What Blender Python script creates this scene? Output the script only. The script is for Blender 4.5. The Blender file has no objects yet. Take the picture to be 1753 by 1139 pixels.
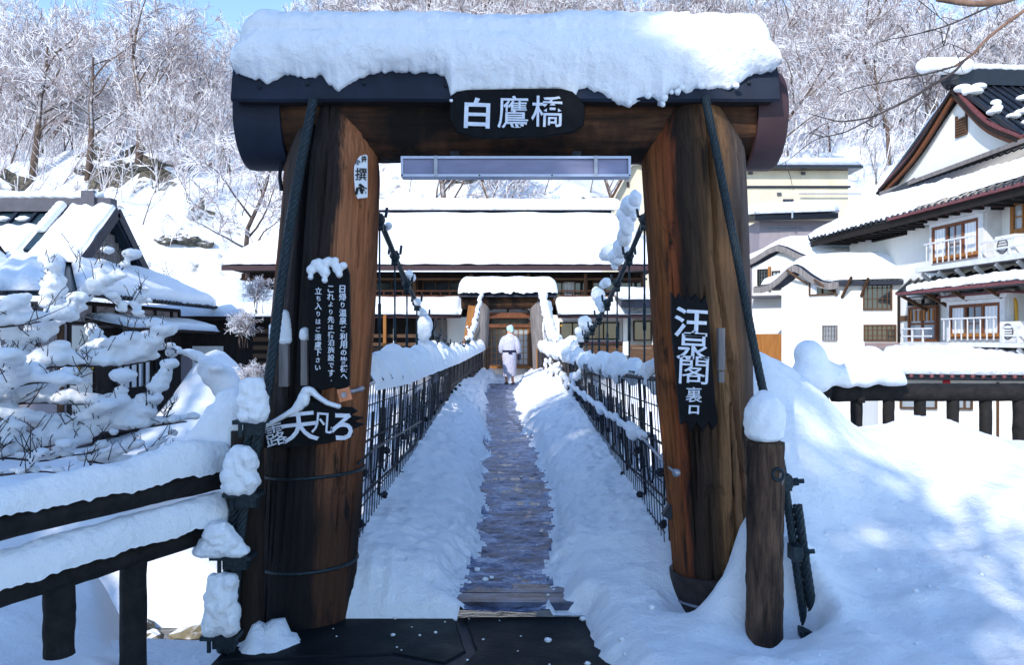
import bpy, math, random
from mathutils import Vector, Matrix, noise
R = math.radians
scene = bpy.context.scene
# ------------------------------------------------------------------ camera, sky, sun, exposure
F, CX, HY, EYE = 1363.0, 876.5, 580.0, 1.6          # focal length (px), principal column, horizon row, eye height
cam_d = bpy.data.cameras.new("camera"); cam = bpy.data.objects.new("camera", cam_d)
scene.collection.objects.link(cam)
cam.location = (0, 0, EYE); cam.rotation_euler = (R(90), 0, 0)
cam_d.sensor_width = 36.0; cam_d.lens = F / 1753 * 36
cam_d.shift_y = (HY - 569.5) / 1753
cam_d.clip_start = 0.05; cam_d.clip_end = 2000
scene.camera = cam
SUN_EL, SUN_AZ = R(33), R(210)                      # azimuth clockwise from +Y: the sun stands behind the camera, to the left
world = bpy.data.worlds.new("World"); scene.world = world; world.use_nodes = True
wn = world.node_tree
sky = wn.nodes.new("ShaderNodeTexSky"); sky.sky_type = 'NISHITA'; sky.sun_disc = False
sky.sun_elevation = SUN_EL; sky.sun_rotation = SUN_AZ; sky.altitude = 400
sky.air_density = 1.0; sky.dust_density = 0.1; sky.ozone_density = 3.0
bg = wn.nodes["Background"]; bg.inputs[1].default_value = 0.15
wn.links.new(sky.outputs[0], bg.inputs[0])
sun_d = bpy.data.lights.new("sun", 'SUN'); sun_d.energy = 2.0; sun_d.angle = R(0.5); sun_d.color = (1, .95, .88)
sun = bpy.data.objects.new("sun", sun_d); scene.collection.objects.link(sun)
SUN = Vector((math.sin(SUN_AZ) * math.cos(SUN_EL), math.cos(SUN_AZ) * math.cos(SUN_EL), math.sin(SUN_EL)))
sun.rotation_euler = SUN.to_track_quat('Z', 'Y').to_euler(); sun.location = SUN * 60
vs = scene.view_settings
vs.view_transform = 'Standard'; vs.look = 'None'; vs.gamma = 1; vs.exposure = 1.22; vs.use_curve_mapping = False

# ------------------------------------------------------------------ helpers
C = scene.collection
rnd = random.Random(7)
def at(px, py, Y):
    """A point of the place: the one seen at photo pixel (px, py) that stands Y metres in front of the camera."""
    return Vector(((px - CX) / F * Y, Y, EYE - (py - HY) / F * Y))
def n1(x, y=0., z=0.): return noise.noise(Vector((x, y, z)))
def fb(x, y=0., z=0., o=4): return noise.fractal(Vector((x, y, z)), 1.0, 2.0, o)
def sst(a, b, x):
    t = min(1, max(0, (x - a) / (b - a))); return t * t * (3 - 2 * t)
def lerp(a, b, t): return a + (b - a) * t
def interp(tab, x):
    if x <= tab[0][0]: return tab[0][1]
    for (x0, y0), (x1, y1) in zip(tab, tab[1:]):
        if x <= x1: return lerp(y0, y1, (x - x0) / (x1 - x0) if x1 > x0 else 0)
    return tab[-1][1]
def resample(pts, n):
    pts = [Vector(p) for p in pts]; d = [0]
    for a, b in zip(pts, pts[1:]): d.append(d[-1] + (b - a).length)
    out, j = [], 0
    for i in range(n):
        s = d[-1] * i / (n - 1)
        while j < len(d) - 2 and s > d[j + 1]: j += 1
        out.append(pts[j].lerp(pts[j + 1], (s - d[j]) / max(1e-9, d[j + 1] - d[j])))
    return out
def smooth_path(pts, n):
    """Catmull-Rom through pts, resampled."""
    P = [Vector(p) for p in pts]; P = [P[0] * 2 - P[1]] + P + [P[-1] * 2 - P[-2]]; q = []
    for i in range(1, len(P) - 2):
        for k in range(8):
            t = k / 8; a, b, c, d = P[i - 1:i + 3]
            q.append(.5 * ((2 * b) + (c - a) * t + (2 * a - 5 * b + 4 * c - d) * t * t + (3 * b - a - 3 * c + d) * t ** 3))
    q.append(P[-2]); return resample(q, n)

class MB:
    def __init__(s): s.v = []; s.f = []; s.m = []
    def add(s, vs_, fs, mi=0):
        o = len(s.v); s.v.extend(tuple(v) for v in vs_); s.f.extend(tuple(i + o for i in f) for f in fs); s.m.extend([mi] * len(fs)); return s
    def box(s, c, d, rz=0., mi=0, rot=None):
        x, y, z = d[0] / 2, d[1] / 2, d[2] / 2
        M = rot if rot is not None else Matrix.Rotation(rz, 3, 'Z'); c = Vector(c)
        vs_ = [c + M @ Vector(p) for p in ((-x, -y, -z), (x, -y, -z), (x, y, -z), (-x, y, -z), (-x, -y, z), (x, -y, z), (x, y, z), (-x, y, z))]
        return s.add(vs_, [(3, 2, 1, 0), (4, 5, 6, 7), (0, 1, 5, 4), (1, 2, 6, 5), (2, 3, 7, 6), (3, 0, 4, 7)], mi)
    def bar(s, p, q, w, h, up=(0, 0, 1), mi=0):
        p, q = Vector(p), Vector(q); d = (q - p).normalized(); u = Vector(up)
        side = d.cross(u)
        if side.length < 1e-4: side = d.cross(Vector((0, 1, 0)))
        side.normalize(); u = side.cross(d)
        a, b = side * w / 2, u * h / 2
        return s.add([p - a - b, p + a - b, p + a + b, p - a + b, q - a - b, q + a - b, q + a + b, q - a + b],
                     [(0, 1, 2, 3), (7, 6, 5, 4), (0, 4, 5, 1), (1, 5, 6, 2), (2, 6, 7, 3), (3, 7, 4, 0)], mi)
    def tube(s, pts, r, seg=8, caps=True, mi=0, ph=0.):
        pts = [Vector(p) for p in pts]; n = len(pts)
        rr = r if isinstance(r, (list, tuple)) else [r] * n
        t0 = (pts[1] - pts[0]).normalized(); nn = t0.orthogonal().normalized(); rings = []
        for i, p in enumerate(pts):
            t = (pts[min(i + 1, n - 1)] - pts[max(i - 1, 0)])
            t = t.normalized() if t.length > 1e-9 else t0
            nn = (nn - t * nn.dot(t))
            nn = nn.normalized() if nn.length > 1e-6 else t.orthogonal().normalized()
            b = t.cross(nn)
            rings.append([p + (nn * math.cos(ph + 2 * math.pi * k / seg) + b * math.sin(ph + 2 * math.pi * k / seg)) * rr[i] for k in range(seg)])
        return s.loft(rings, True, caps, mi)
    def loft(s, rings, closed=True, caps=True, mi=0):
        k = len(rings[0]); vs_ = [v for r in rings for v in r]; fs = []
        for i in range(len(rings) - 1):
            for j in range(k if closed else k - 1):
                a, b = i * k + j, i * k + (j + 1) % k
                fs.append((a, b, b + k, a + k))
        if caps and closed: fs += [tuple(range(k - 1, -1, -1)), tuple(range((len(rings) - 1) * k, len(rings) * k))]
        return s.add(vs_, fs, mi)
    def prism(s, poly, vec, mi=0):
        n = len(poly); poly = [Vector(p) for p in poly]; vec = Vector(vec)
        return s.add(poly + [p + vec for p in poly], [tuple(range(n)), tuple(range(2 * n - 1, n - 1, -1))] + [(i, i + n, (i + 1) % n + n, (i + 1) % n) for i in range(n)], mi)
    def grid(s, fn, nu, nv, mi=0):
        vs_ = [fn(i / nu, j / nv) for j in range(nv + 1) for i in range(nu + 1)]
        return s.add(vs_, [(j * (nu + 1) + i, j * (nu + 1) + i + 1, (j + 1) * (nu + 1) + i + 1, (j + 1) * (nu + 1) + i) for j in range(nv) for i in range(nu)], mi)
    def ball(s, c, r, nu=12, nv=8, amp=0., mi=0, sc=2.):
        c = Vector(c); r = (r, r, r) if isinstance(r, (int, float)) else r
        vs_ = [c + Vector((0, 0, -r[2]))]
        for j in range(1, nv):
            t = math.pi * j / nv
            for i in range(nu):
                a = 2 * math.pi * i / nu; d = Vector((math.sin(t) * math.cos(a), math.sin(t) * math.sin(a), -math.cos(t)))
                k = 1 + (amp * n1(*(d * sc + c * 3)) if amp else 0)
                vs_.append(c + Vector((d.x * r[0], d.y * r[1], d.z * r[2])) * k)
        vs_.append(c + Vector((0, 0, r[2]))); L = len(vs_) - 1
        fs = [(0, 1 + (i + 1) % nu, 1 + i) for i in range(nu)]
        for j in range(nv - 2):
            for i in range(nu):
                a, b = 1 + j * nu + i, 1 + j * nu + (i + 1) % nu; fs.append((a, b, b + nu, a + nu))
        fs += [(L, 1 + (nv - 2) * nu + i, 1 + (nv - 2) * nu + (i + 1) % nu) for i in range(nu)]
        return s.add(vs_, fs, mi)
    def build(s, name, mat, parent=None, smooth=False, origin=None):
        me = bpy.data.meshes.new(name)
        off = Vector(world_loc(parent)) if parent is not None else (Vector(origin) if origin is not None else s.base())
        me.from_pydata([tuple(Vector(v) - off) for v in s.v], [], s.f)
        for m_ in (mat if isinstance(mat, (list, tuple)) else [mat]): me.materials.append(m_)
        if any(s.m): me.polygons.foreach_set("material_index", s.m)
        if smooth: me.polygons.foreach_set("use_smooth", [True] * len(me.polygons))
        me.update()
        o = bpy.data.objects.new(name, me); C.objects.link(o)
        if parent is not None: o.parent = parent
        else: o.location = off
        return o
    def base(s):
        xs, ys, zs = zip(*s.v); return Vector(((min(xs) + max(xs)) / 2, (min(ys) + max(ys)) / 2, min(zs)))
def world_loc(o):
    p = Vector((0, 0, 0))
    while o is not None: p = p + o.location; o = o.parent
    return p
def sharp_smooth(o, ang=40):
    me = o.data; me.polygons.foreach_set("use_smooth", [True] * len(me.polygons)); me.set_sharp_from_angle(angle=R(ang)); return o
def tag(o, label=None, cat=None, group=None, kind=None):
    if label: o["label"] = label
    if cat: o["category"] = cat
    if group: o["group"] = group
    if kind: o["kind"] = kind
    return o
def thing(name, loc, label, cat, group=None):
    o = bpy.data.objects.new(name, None); C.objects.link(o); o.location = loc; o.empty_display_size = .3
    return tag(o, label, cat, group)
def copy_tree(o, parent=None):
    c = o.copy(); C.objects.link(c)
    if parent is not None: c.parent = parent
    for ch in list(o.children): copy_tree(ch, c)
    return c
def rope(mb, path, rad, strands=6, pitch=.25, seg=6):
    L = sum((b - a).length for a, b in zip(path, path[1:])); n = max(24, int(L / pitch * 10)); P = resample(path, n)
    for k in range(strands):
        q = []
        for i, p in enumerate(P):
            t = (P[min(i + 1, n - 1)] - P[max(0, i - 1)]).normalized()
            a = t.cross(Vector((0, 1, .01))).normalized(); b = t.cross(a); th = 2 * math.pi * (k / strands + L * i / (n - 1) / pitch)
            q.append(p + (a * math.cos(th) + b * math.sin(th)) * rad * .6)
        mb.tube(q, rad * .46, seg)
    return mb
def snow_lumps(name, blobs, parent=None, voxel=.02, mat=None, iters=4, disp=.0, dscale=.12):
    """Snow heaped from overlapping lumps, fused into one skin."""
    rad = lambda b: b[1] if isinstance(b[1], (int, float)) else max(b[1])
    par = list(range(len(blobs)))
    def root(i):
        while par[i] != i: i = par[i]
        return i
    if len(blobs) < 400:
        for i in range(len(blobs)):
            for j in range(i):
                if (Vector(blobs[i][0]) - Vector(blobs[j][0])).length < .75 * (rad(blobs[i]) + rad(blobs[j])): par[root(i)] = root(j)
        roots = sorted(set(root(i) for i in range(len(blobs))))
        if len(roots) > 1:
            o = None
            for r_ in roots: o = snow_lumps(name, [b for i, b in enumerate(blobs) if root(i) == r_] + [(Vector(blobs[r_][0]), blobs[r_][1])], parent, voxel, mat, iters, disp, dscale)
            return o
    mb = MB()
    for b in blobs: mb.ball(b[0], b[1], *((10, 7) if len(blobs) > 300 else (18, 12)))
    o = mb.build(name, mat or M["snow"], parent, True)
    m = o.modifiers.new("fuse", 'REMESH'); m.mode = 'VOXEL'; m.voxel_size = voxel; m.use_smooth_shade = True
    m = o.modifiers.new("soften", 'SMOOTH'); m.iterations = iters; m.factor = .6
    if disp:
        t = bpy.data.textures.new("snow_clumps", 'CLOUDS'); t.noise_scale = dscale; t.noise_depth = 3
        m = o.modifiers.new("clumps", 'DISPLACE'); m.texture = t; m.strength = disp; m.mid_level = .5; m.texture_coords = 'LOCAL'
    return o
def ridge_blobs(path, r, n, jit=.35, flat=.8, rng=rnd):
    """Lumps along a path, for snow lying on a rail, rope or branch; r may be a function of 0..1."""
    out = []
    for i, p in enumerate(resample(path, n)):
        k = r(i / (n - 1)) if callable(r) else r
        k *= 1 + jit * (rng.random() - .5) * 2
        out.append((p + Vector(((rng.random() - .5) * k * .3, (rng.random() - .5) * k * .3, k * flat * .55)), (k, k, k * flat)))
    return out
def slab_snow(name, p00, p10, p11, p01, thick, parent, nu=40, nv=16, edge=.35, amp=.06, sc=1.2, wave=0., wl=.45, jag=.12, seed=0., drop=.02, mat=None):
    """Snow lying on one roof plane: p00-p10 the eave, p01-p11 the upper edge. Rounded rim, uneven eave line."""
    p00, p10, p11, p01 = map(Vector, (p00, p10, p11, p01))
    U = (p10 - p00); L = U.length; V = ((p01 + p11) / 2 - (p00 + p10) / 2); H = V.length
    N = U.cross(V).normalized(); N = N if N.z > 0 else -N
    Vn = V.normalized()
    def base(u, v): return (p00.lerp(p10, u)).lerp(p01.lerp(p11, u), v)
    def top(u, v):
        b = base(u, v); d = min(u * L, (1 - u) * L, v * H, (1 - v) * H + edge * .6)
        k = min(1, max(0, d) / edge); prof = math.sqrt(max(0, 1 - (1 - k) ** 2))
        h = thick * prof * (1 + amp / max(thick, .05) * fb(b.x * sc + seed, b.y * sc, b.z * sc)) + (wave * math.sin(2 * math.pi * u * L / wl) * prof)
        j = (jag * fb(u * L * 1.7 + seed * 3, 5.1, 0, 3) * max(0, 1 - v * H / .6))
        return b + N * max(h, .004) - Vn * j
    def bot(u, v):
        j = (jag * fb(u * L * 1.7 + seed * 3, 5.1, 0, 3) * max(0, 1 - v * H / .6))
        return base(u, v) + N * drop - Vn * j
    mb = MB(); mb.grid(top, nu, nv); n0 = (nu + 1) * (nv + 1)
    mb.grid(lambda u, v: bot(u, v), nu, nv)
    W = nu + 1
    for i in range(nu): mb.f.append((i, n0 + i, n0 + i + 1, i + 1)); mb.m.append(0); a = nv * W; mb.f.append((a + i + 1, n0 + a + i + 1, n0 + a + i, a + i)); mb.m.append(0)
    for j in range(nv): a, b = j * W, (j + 1) * W; mb.f.append((b, n0 + b, n0 + a, a)); mb.m.append(0); a, b = a + nu, b + nu; mb.f.append((a, n0 + a, n0 + b, b)); mb.m.append(0)
    return mb.build(name, mat or M["snow"], parent, True)
def roof_slab(mb, p00, p10, p11, p01, t=.12, mi=0):
    p = [Vector(q) for q in (p00, p10, p11, p01)]; N = (p[1] - p[0]).cross(p[3] - p[0]).normalized(); N = N if N.z > 0 else -N
    return mb.prism(p, -N * t, mi)
class Frame:
    """A wall plane: O a point on it, U to the right as seen from outside, N outward."""
    def __init__(s, a, b):
        s.O = Vector((a[0], a[1], 0)); d = Vector((b[0] - a[0], b[1] - a[1], 0)); s.L = d.length; s.U = d.normalized(); s.N = Vector((s.U.y, -s.U.x, 0))
        if s.N.dot(-s.O) < 0: s.N = -s.N
    def p(s, u, z, n=0.): return s.O + s.U * u + s.N * n + Vector((0, 0, z))
    def px(s, px, py=HY, n=0.):
        d = Vector(((px - CX) / F, 1, (HY - py) / F)); O = s.O + s.N * n
        t = O.dot(s.N) / d.dot(s.N); q = d * t
        return (q - s.O).dot(s.U), q.z + EYE
    def box(s, mb, u0, u1, z0, z1, n0, n1, mi=0):
        rot = Matrix((s.U, s.N, Vector((0, 0, 1)))).transposed()
        return mb.box(s.p((u0 + u1) / 2, (z0 + z1) / 2, (n0 + n1) / 2), (abs(u1 - u0), abs(n1 - n0), abs(z1 - z0)), 0, mi, rot)
def window(parent, fr, u0, u1, z0, z1, cols=2, rows=1, n=0., fw=.06, frame_mat=None, glass=None, curtain=None, bar=.025, depth=.08, name="window"):
    """A framed window: frame and bars, panes behind, an optional curtain behind the glass."""
    if u0 > u1: u0, u1 = u1, u0
    if z0 > z1: z0, z1 = z1, z0
    mb = MB(); fm = frame_mat or M["win_wood"]
    fr.box(mb, u0, u1, z0, z0 + fw, n - .02, n + depth); fr.box(mb, u0, u1, z1 - fw, z1, n - .02, n + depth)
    fr.box(mb, u0, u0 + fw, z0 + fw, z1 - fw, n - .02, n + depth); fr.box(mb, u1 - fw, u1, z0 + fw, z1 - fw, n - .02, n + depth)
    for i in range(1, cols):
        u = lerp(u0, u1, i / cols); fr.box(mb, u - bar, u + bar, z0 + fw, z1 - fw, n - .015, n + depth * .8)
    for j in range(1, rows):
        z = lerp(z0, z1, j / rows); fr.box(mb, u0 + fw, u1 - fw, z - bar * .7, z + bar * .7, n - .01, n + depth * .7)
    w = mb.build(name, fm, parent)
    g = MB(); fr.box(g, u0 + fw * .5, u1 - fw * .5, z0 + fw * .5, z1 - fw * .5, n + .005, n + .015); g.build("pane", glass or M["dark_glass"], w)
    if curtain:
        for (a, b) in curtain:
            cm = MB(); ua, ub = lerp(u0, u1, a), lerp(u0, u1, b); k = max(8, int((ub - ua) / .04))
            cm.grid(lambda s_, t_: fr.p(lerp(ua, ub, s_), lerp(z0 + fw, z1 - fw, t_), n + .02 + .006 * math.sin(s_ * k * 1.6)), k, 1)
            cm.build("curtain", M["curtain"], w, True)
    return w
# ------------------------------------------------------------------ materials
M = {}
class NT:
    def __init__(s, name):
        s.m = bpy.data.materials.new(name); s.m.use_nodes = True; s.t = s.m.node_tree; s.b = s.t.nodes["Principled BSDF"]; M[name] = s.m
    def n(s, typ, **kw):
        x = s.t.nodes.new("ShaderNode" + typ)
        for k, v in kw.items():
            if k in x.inputs: x.inputs[k].default_value = v
            else: setattr(x, k, v)
        return x
    def l(s, a, b): s.t.links.new(a, b); return s
    def coord(s, scale=(1, 1, 1), out="Object"):
        tc = s.n("TexCoord"); mp = s.n("Mapping"); mp.inputs["Scale"].default_value = scale; s.l(tc.outputs[out], mp.inputs[0]); return mp.outputs[0]
    def noise(s, vec, scale, detail=6., rough=.6, dist=0.):
        x = s.n("TexNoise"); x.inputs["Scale"].default_value = scale; x.inputs["Detail"].default_value = detail; x.inputs["Roughness"].default_value = rough; x.inputs["Distortion"].default_value = dist
        s.l(vec, x.inputs["Vector"]); return x.outputs["Fac"]
    def ramp(s, fac, stops, interp='LINEAR'):
        x = s.n("ValToRGB"); cr = x.color_ramp; cr.interpolation = interp
        while len(cr.elements) < len(stops): cr.elements.new(.5)
        for e, (p, c) in zip(cr.elements, stops): e.position = p; e.color = (*c, 1) if len(c) == 3 else c
        s.l(fac, x.inputs[0]); return x.outputs[0]
    def mix(s, fac, a, b, mode='MIX'):
        x = s.n("Mix", data_type='RGBA', blend_type=mode)
        for i, v in ((0, fac), (6, a), (7, b)):
            if hasattr(v, "is_output"): s.l(v, x.inputs[i])
            elif isinstance(v, (int, float)): x.inputs[i].default_value = v
            else: x.inputs[i].default_value = (*v, 1)
        return x.outputs[2]
    def math(s, op, a, b=0., c=None):
        x = s.n("Math", operation=op)
        for i, v in enumerate((a, b) if c is None else (a, b, c)):
            if hasattr(v, "is_output"): s.l(v, x.inputs[i])
            else: x.inputs[i].default_value = v
        return x.outputs[0]
    def bump(s, h, strength=.4, dist=.01, prev=None):
        x = s.n("Bump"); x.inputs["Strength"].default_value = strength; x.inputs["Distance"].default_value = dist; s.l(h, x.inputs["Height"])
        if prev is not None: s.l(prev, x.inputs["Normal"])
        s.l(x.outputs[0], s.b.inputs["Normal"]); return x.outputs[0]
    def set(s, col=None, rough=None, metal=None, spec=None):
        for k, v in (("Base Color", col), ("Roughness", rough), ("Metallic", metal), ("Specular IOR Level", spec)):
            if v is None: continue
            if hasattr(v, "is_output"): s.l(v, s.b.inputs[k])
            elif isinstance(v, (int, float)): s.b.inputs[k].default_value = v
            else: s.b.inputs[k].default_value = (*v, 1)
        return s
def plain(name, col, rough=.7, metal=0., var=.25, scale=6., stretch=(1, 1, 1), bump=.15, bd=.004, spec=.3):
    m = NT(name); v = m.coord(stretch); f = m.noise(v, scale)
    a = tuple(c * (1 - var) for c in col); b = tuple(min(1, c * (1 + var)) for c in col)
    m.set(m.ramp(f, [(.3, a), (.7, b)]), rough, metal, spec)
    if bump: m.bump(m.noise(v, scale * 5, 4), bump, bd)
    return m.m
def wood(name, c0, c1, stretch=(14, 14, 1.2), rough=.75, bump=.5, bd=.006, scale=1.5, dark=None):
    m = NT(name); v = m.coord(stretch); f = m.noise(v, scale, 8, .65, .4); col = m.ramp(f, [(.28, c0), (.72, c1)])
    if dark:
        g = m.noise(m.coord((2.5, 2.5, .7)), 1.3, 5); col = m.mix(m.ramp(g, [(.42, (0, 0, 0)), (.62, (1, 1, 1))]), col, dark)
    m.set(col, rough, 0, .25); m.bump(f, bump, bd); return m.m
def snow(name, fine=34., coarse=6., fb_=.6, cb=.7, col=(.88, .9, .93)):
    m = NT(name); v = m.coord()
    m.set(col, .55, 0, .2)
    a = m.bump(m.noise(v, coarse, 6, .6), cb, .05); a = m.bump(m.noise(v, fine, 6, .7), fb_, .012, a); m.bump(m.noise(v, fine * 4, 3, .7), fb_ * .7, .004, a); return m.m
m = NT("trodden_ice"); v = m.coord((3.2, 9, 3)); f0 = m.noise(v, 1.5, 8, .68, .5); f1 = m.noise(m.coord((7, 15, 7)), 3.2, 6, .75, .3); f2 = m.noise(m.coord((1.5, 1.5, 1)), 1.7, 4); f = m.math('ADD', m.math('MULTIPLY', f0, .45), m.math('ADD', m.math('MULTIPLY', f1, .35), m.math('MULTIPLY', f2, .20)))
m.set(m.ramp(f, [(.40, (.012, .016, .030)), (.465, (.05, .065, .12)), (.52, (.17, .21, .34)), (.60, (.60, .65, .78))]), m.ramp(f, [(.4, (.35, .35, .35)), (.7, (.6, .6, .6))]), 0, .4); a = m.bump(f, .7, .02); m.bump(m.noise(m.coord(), 70, 4), .5, .006, a)
snow("snow"); snow("far_snow", 6., 1.2, .3, .4)
HILL = M["far_snow"]
def snowy(name, c0, c1, lo=.15, hi=.6, scale=9., stretch=(1, 1, 1), sn=(.86, .87, .92), nz=.35, bump=.4):
    """Bark or rock with snow lying on its upward faces."""
    m = NT(name); v = m.coord(stretch); f = m.noise(v, scale, 7, .65); base = m.ramp(f, [(.3, c0), (.7, c1)])
    g = m.n("NewGeometry"); sp = m.n("SeparateXYZ"); m.l(g.outputs["True Normal"], sp.inputs[0])
    w = m.noise(m.coord(), scale * .7, 4)
    k = m.math('ADD', sp.outputs[2], m.math('MULTIPLY', m.math('SUBTRACT', w, .5), nz * 2))
    mr = m.n("MapRange"); mr.inputs[1].default_value = lo; mr.inputs[2].default_value = hi; m.l(k, mr.inputs[0])
    m.set(m.mix(mr.outputs[0], base, sn), .8, 0, .15); m.bump(f, bump, .02); return m.m
snowy("frost_bark", (.045, .032, .028), (.16, .115, .09), .3, .7, 3.)
snowy("frost_twig", (.26, .19, .185), (.40, .33, .33), -.5, .2, 2., nz=.8)
snowy("rock", (.02, .022, .02), (.13, .12, .10), .45, .75, 3., nz=.5, bump=.9)
snowy("river_rock", (.10, .085, .05), (.34, .29, .19), .7, .9, 5., nz=.4, bump=.9)
plain("bark", (.06, .05, .05), .9, 0, .45, 20, (1, 1, 1), .5, .006)
plain("brown_bark", (.20, .12, .085), .85, 0, .4, 14, (1, 1, .4), .4, .005)
# log pillars: weathered bands with sunlit strips and shade painted into them, grain along the trunk
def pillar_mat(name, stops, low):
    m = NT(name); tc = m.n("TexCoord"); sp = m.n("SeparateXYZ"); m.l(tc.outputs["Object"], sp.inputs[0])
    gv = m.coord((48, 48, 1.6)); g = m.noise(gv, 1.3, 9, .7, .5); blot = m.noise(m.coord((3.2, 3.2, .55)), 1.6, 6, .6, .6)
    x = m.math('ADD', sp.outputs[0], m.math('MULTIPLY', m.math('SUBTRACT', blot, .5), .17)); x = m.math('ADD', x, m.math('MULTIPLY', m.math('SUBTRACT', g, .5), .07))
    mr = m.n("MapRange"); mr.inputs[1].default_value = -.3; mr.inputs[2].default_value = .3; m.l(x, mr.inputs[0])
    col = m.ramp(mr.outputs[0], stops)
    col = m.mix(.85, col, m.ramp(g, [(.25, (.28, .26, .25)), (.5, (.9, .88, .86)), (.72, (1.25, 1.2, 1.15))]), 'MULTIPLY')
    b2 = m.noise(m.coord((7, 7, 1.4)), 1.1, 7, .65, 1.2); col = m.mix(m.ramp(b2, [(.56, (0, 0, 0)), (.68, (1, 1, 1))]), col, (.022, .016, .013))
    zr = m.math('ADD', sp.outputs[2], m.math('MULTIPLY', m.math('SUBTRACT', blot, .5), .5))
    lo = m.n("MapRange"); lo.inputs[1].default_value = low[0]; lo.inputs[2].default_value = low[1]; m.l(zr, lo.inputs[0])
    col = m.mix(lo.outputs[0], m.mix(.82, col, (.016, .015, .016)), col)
    m.set(col, .8, 0, .1); a = m.bump(b2, .8, .03); a = m.bump(g, 1.0, .016, a); m.bump(m.noise(m.coord((60, 60, 2.5)), 1.5, 4), .8, .006, a)
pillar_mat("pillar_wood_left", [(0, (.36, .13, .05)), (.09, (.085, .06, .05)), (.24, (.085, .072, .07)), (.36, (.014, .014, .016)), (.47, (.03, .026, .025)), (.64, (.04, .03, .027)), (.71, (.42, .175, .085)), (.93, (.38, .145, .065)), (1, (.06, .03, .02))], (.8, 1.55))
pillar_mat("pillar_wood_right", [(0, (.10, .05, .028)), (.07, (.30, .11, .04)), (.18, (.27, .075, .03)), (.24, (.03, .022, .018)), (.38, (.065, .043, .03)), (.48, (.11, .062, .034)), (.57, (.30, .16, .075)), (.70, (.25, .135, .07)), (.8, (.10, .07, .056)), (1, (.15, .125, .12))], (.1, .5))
wood("beam_wood", (.006, .004, .0035), (.14, .06, .026), (1.3, 12, 12), .8, 1., .02, 1.6, (.008, .006, .005))
wood("post_wood", (.008, .006, .005), (.17, .10, .065), (26, 26, 3.), .9, 1., .02, 1.7, (.008, .006, .006))
wood("dark_post", (.005, .004, .004), (.028, .018, .013), (18, 18, 2.), .85, 1., .012, 1.6)
wood("dark_log", (.004, .004, .0045), (.024, .021, .02), (10, 10, 10), .8, .9, .01, 1.2)
wood("deck_wood", (.016, .016, .024), (.06, .058, .078), (1.2, 16, 16), .2, .6, .008, 1.5, (.12, .14, .22))
wood("brown_wood", (.04, .02, .012), (.12, .06, .03), (10, 10, 1), .7)
wood("brown_wood_x", (.045, .024, .014), (.15, .08, .045), (1, 10, 10), .7)
wood("dark_wood", (.006, .005, .005), (.026, .018, .015), (8, 8, 1.), .75)
wood("orange_wood", (.20, .075, .018), (.38, .16, .04), (8, 8, 1.), .6)
wood("win_wood", (.10, .035, .018), (.22, .08, .035), (8, 8, 1.), .6)
wood("grey_wood", (.10, .09, .09), (.30, .27, .26), (14, 14, 1.), .85)
plain("charcoal_board", (.0025, .003, .0045), .65, 0, .6, 9, (3, 3, 1), .4, .004, .15)
plain("paint_white", (.66, .69, .76), .6, 0, .12, 30, bump=.2)
plain("ink", (.010, .012, .014), .6, 0, .2, 20)
plain("sticker_white", (.75, .76, .78), .5, 0, .06, 20, bump=0)
plain("roof_metal", (.010, .015, .030), .55, .0, .4, 5, (1, 1, 1), .12, .004, .3)
plain("brown_metal", (.045, .022, .026), .6, 0, .2, 6, bump=.08)
plain("iron", (.022, .026, .034), .5, .6, .4, 30, bump=.3)
plain("cable", (.022, .034, .042), .5, .55, .5, 60, bump=.35, bd=.003)
plain("zinc", (.32, .33, .37), .45, .7, .25, 12, bump=.15)
plain("rust_band", (.04, .03, .028), .65, .3, .4, 14, bump=.3)
plain("lamp_grey", (.23, .23, .34), .45, 0, .22, 2.2, (1.5, 1, 6), .03)
plain("lamp_frame", (.42, .45, .55), .35, .3, .08, 8)
plain("orange_plate", (.62, .22, .10), .6, 0, .25, 30)
plain("net_grey", (.42, .44, .52), .8, 0, .35, 8, bump=.3)
m = NT("plaster"); f = m.noise(m.coord((1.6, 1.6, .25)), 1.1, 7, .65); g = m.noise(m.coord(), .5, 5)
m.set(m.mix(m.ramp(g, [(.45, (0, 0, 0)), (.75, (1, 1, 1))]), m.ramp(f, [(.3, (.78, .77, .74)), (.62, (.74, .72, .68)), (.8, (.56, .52, .47))]), (.66, .64, .58)), .85, 0, .15); m.bump(m.noise(m.coord(), 14, 5), .2, .006)
plain("cream", (.62, .55, .42), .85, 0, .10, 1.2, (1, 1, .5), .15)
plain("mauve_wall", (.24, .18, .18), .8, 0, .12, 3)
plain("clay_wall", (.30, .26, .28), .85, 0, .08, 3)
plain("white_paint", (.62, .62, .63), .5, 0, .12, 3, bump=.05)
plain("tile_dark", (.008, .011, .018), .35, 0, .35, 8, bump=.15, spec=.5)
plain("tile_red", (.16, .055, .06), .5, 0, .3, 9, bump=.15)
plain("seam_metal", (.025, .05, .07), .4, .2, .2, 4, bump=.08)
plain("ridge_grey", (.08, .08, .10), .6, 0, .2, 4)
plain("curtain", (.78, .79, .82), .9, 0, .05, 5, bump=0)
plain("pale_blind", (.55, .58, .62), .8, 0, .1, 4, bump=0)
plain("ac_white", (.74, .74, .72), .5, 0, .05, 8)
plain("skin", (.58, .28, .17), .6, 0, .1, 20, bump=0)
plain("cap_teal", (.45, .72, .70), .9, 0, .1, 40)
plain("navy_cloth", (.014, .018, .05), .85, 0, .2, 30)
plain("red_paint", (.5, .02, .03), .5, 0, .1, 10)
plain("yellow_pole", (.55, .30, .03), .5, 0, .1, 10)
plain("cedar_needles", (.035, .06, .03), .8, 0, .5, 3, bump=0)
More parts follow.
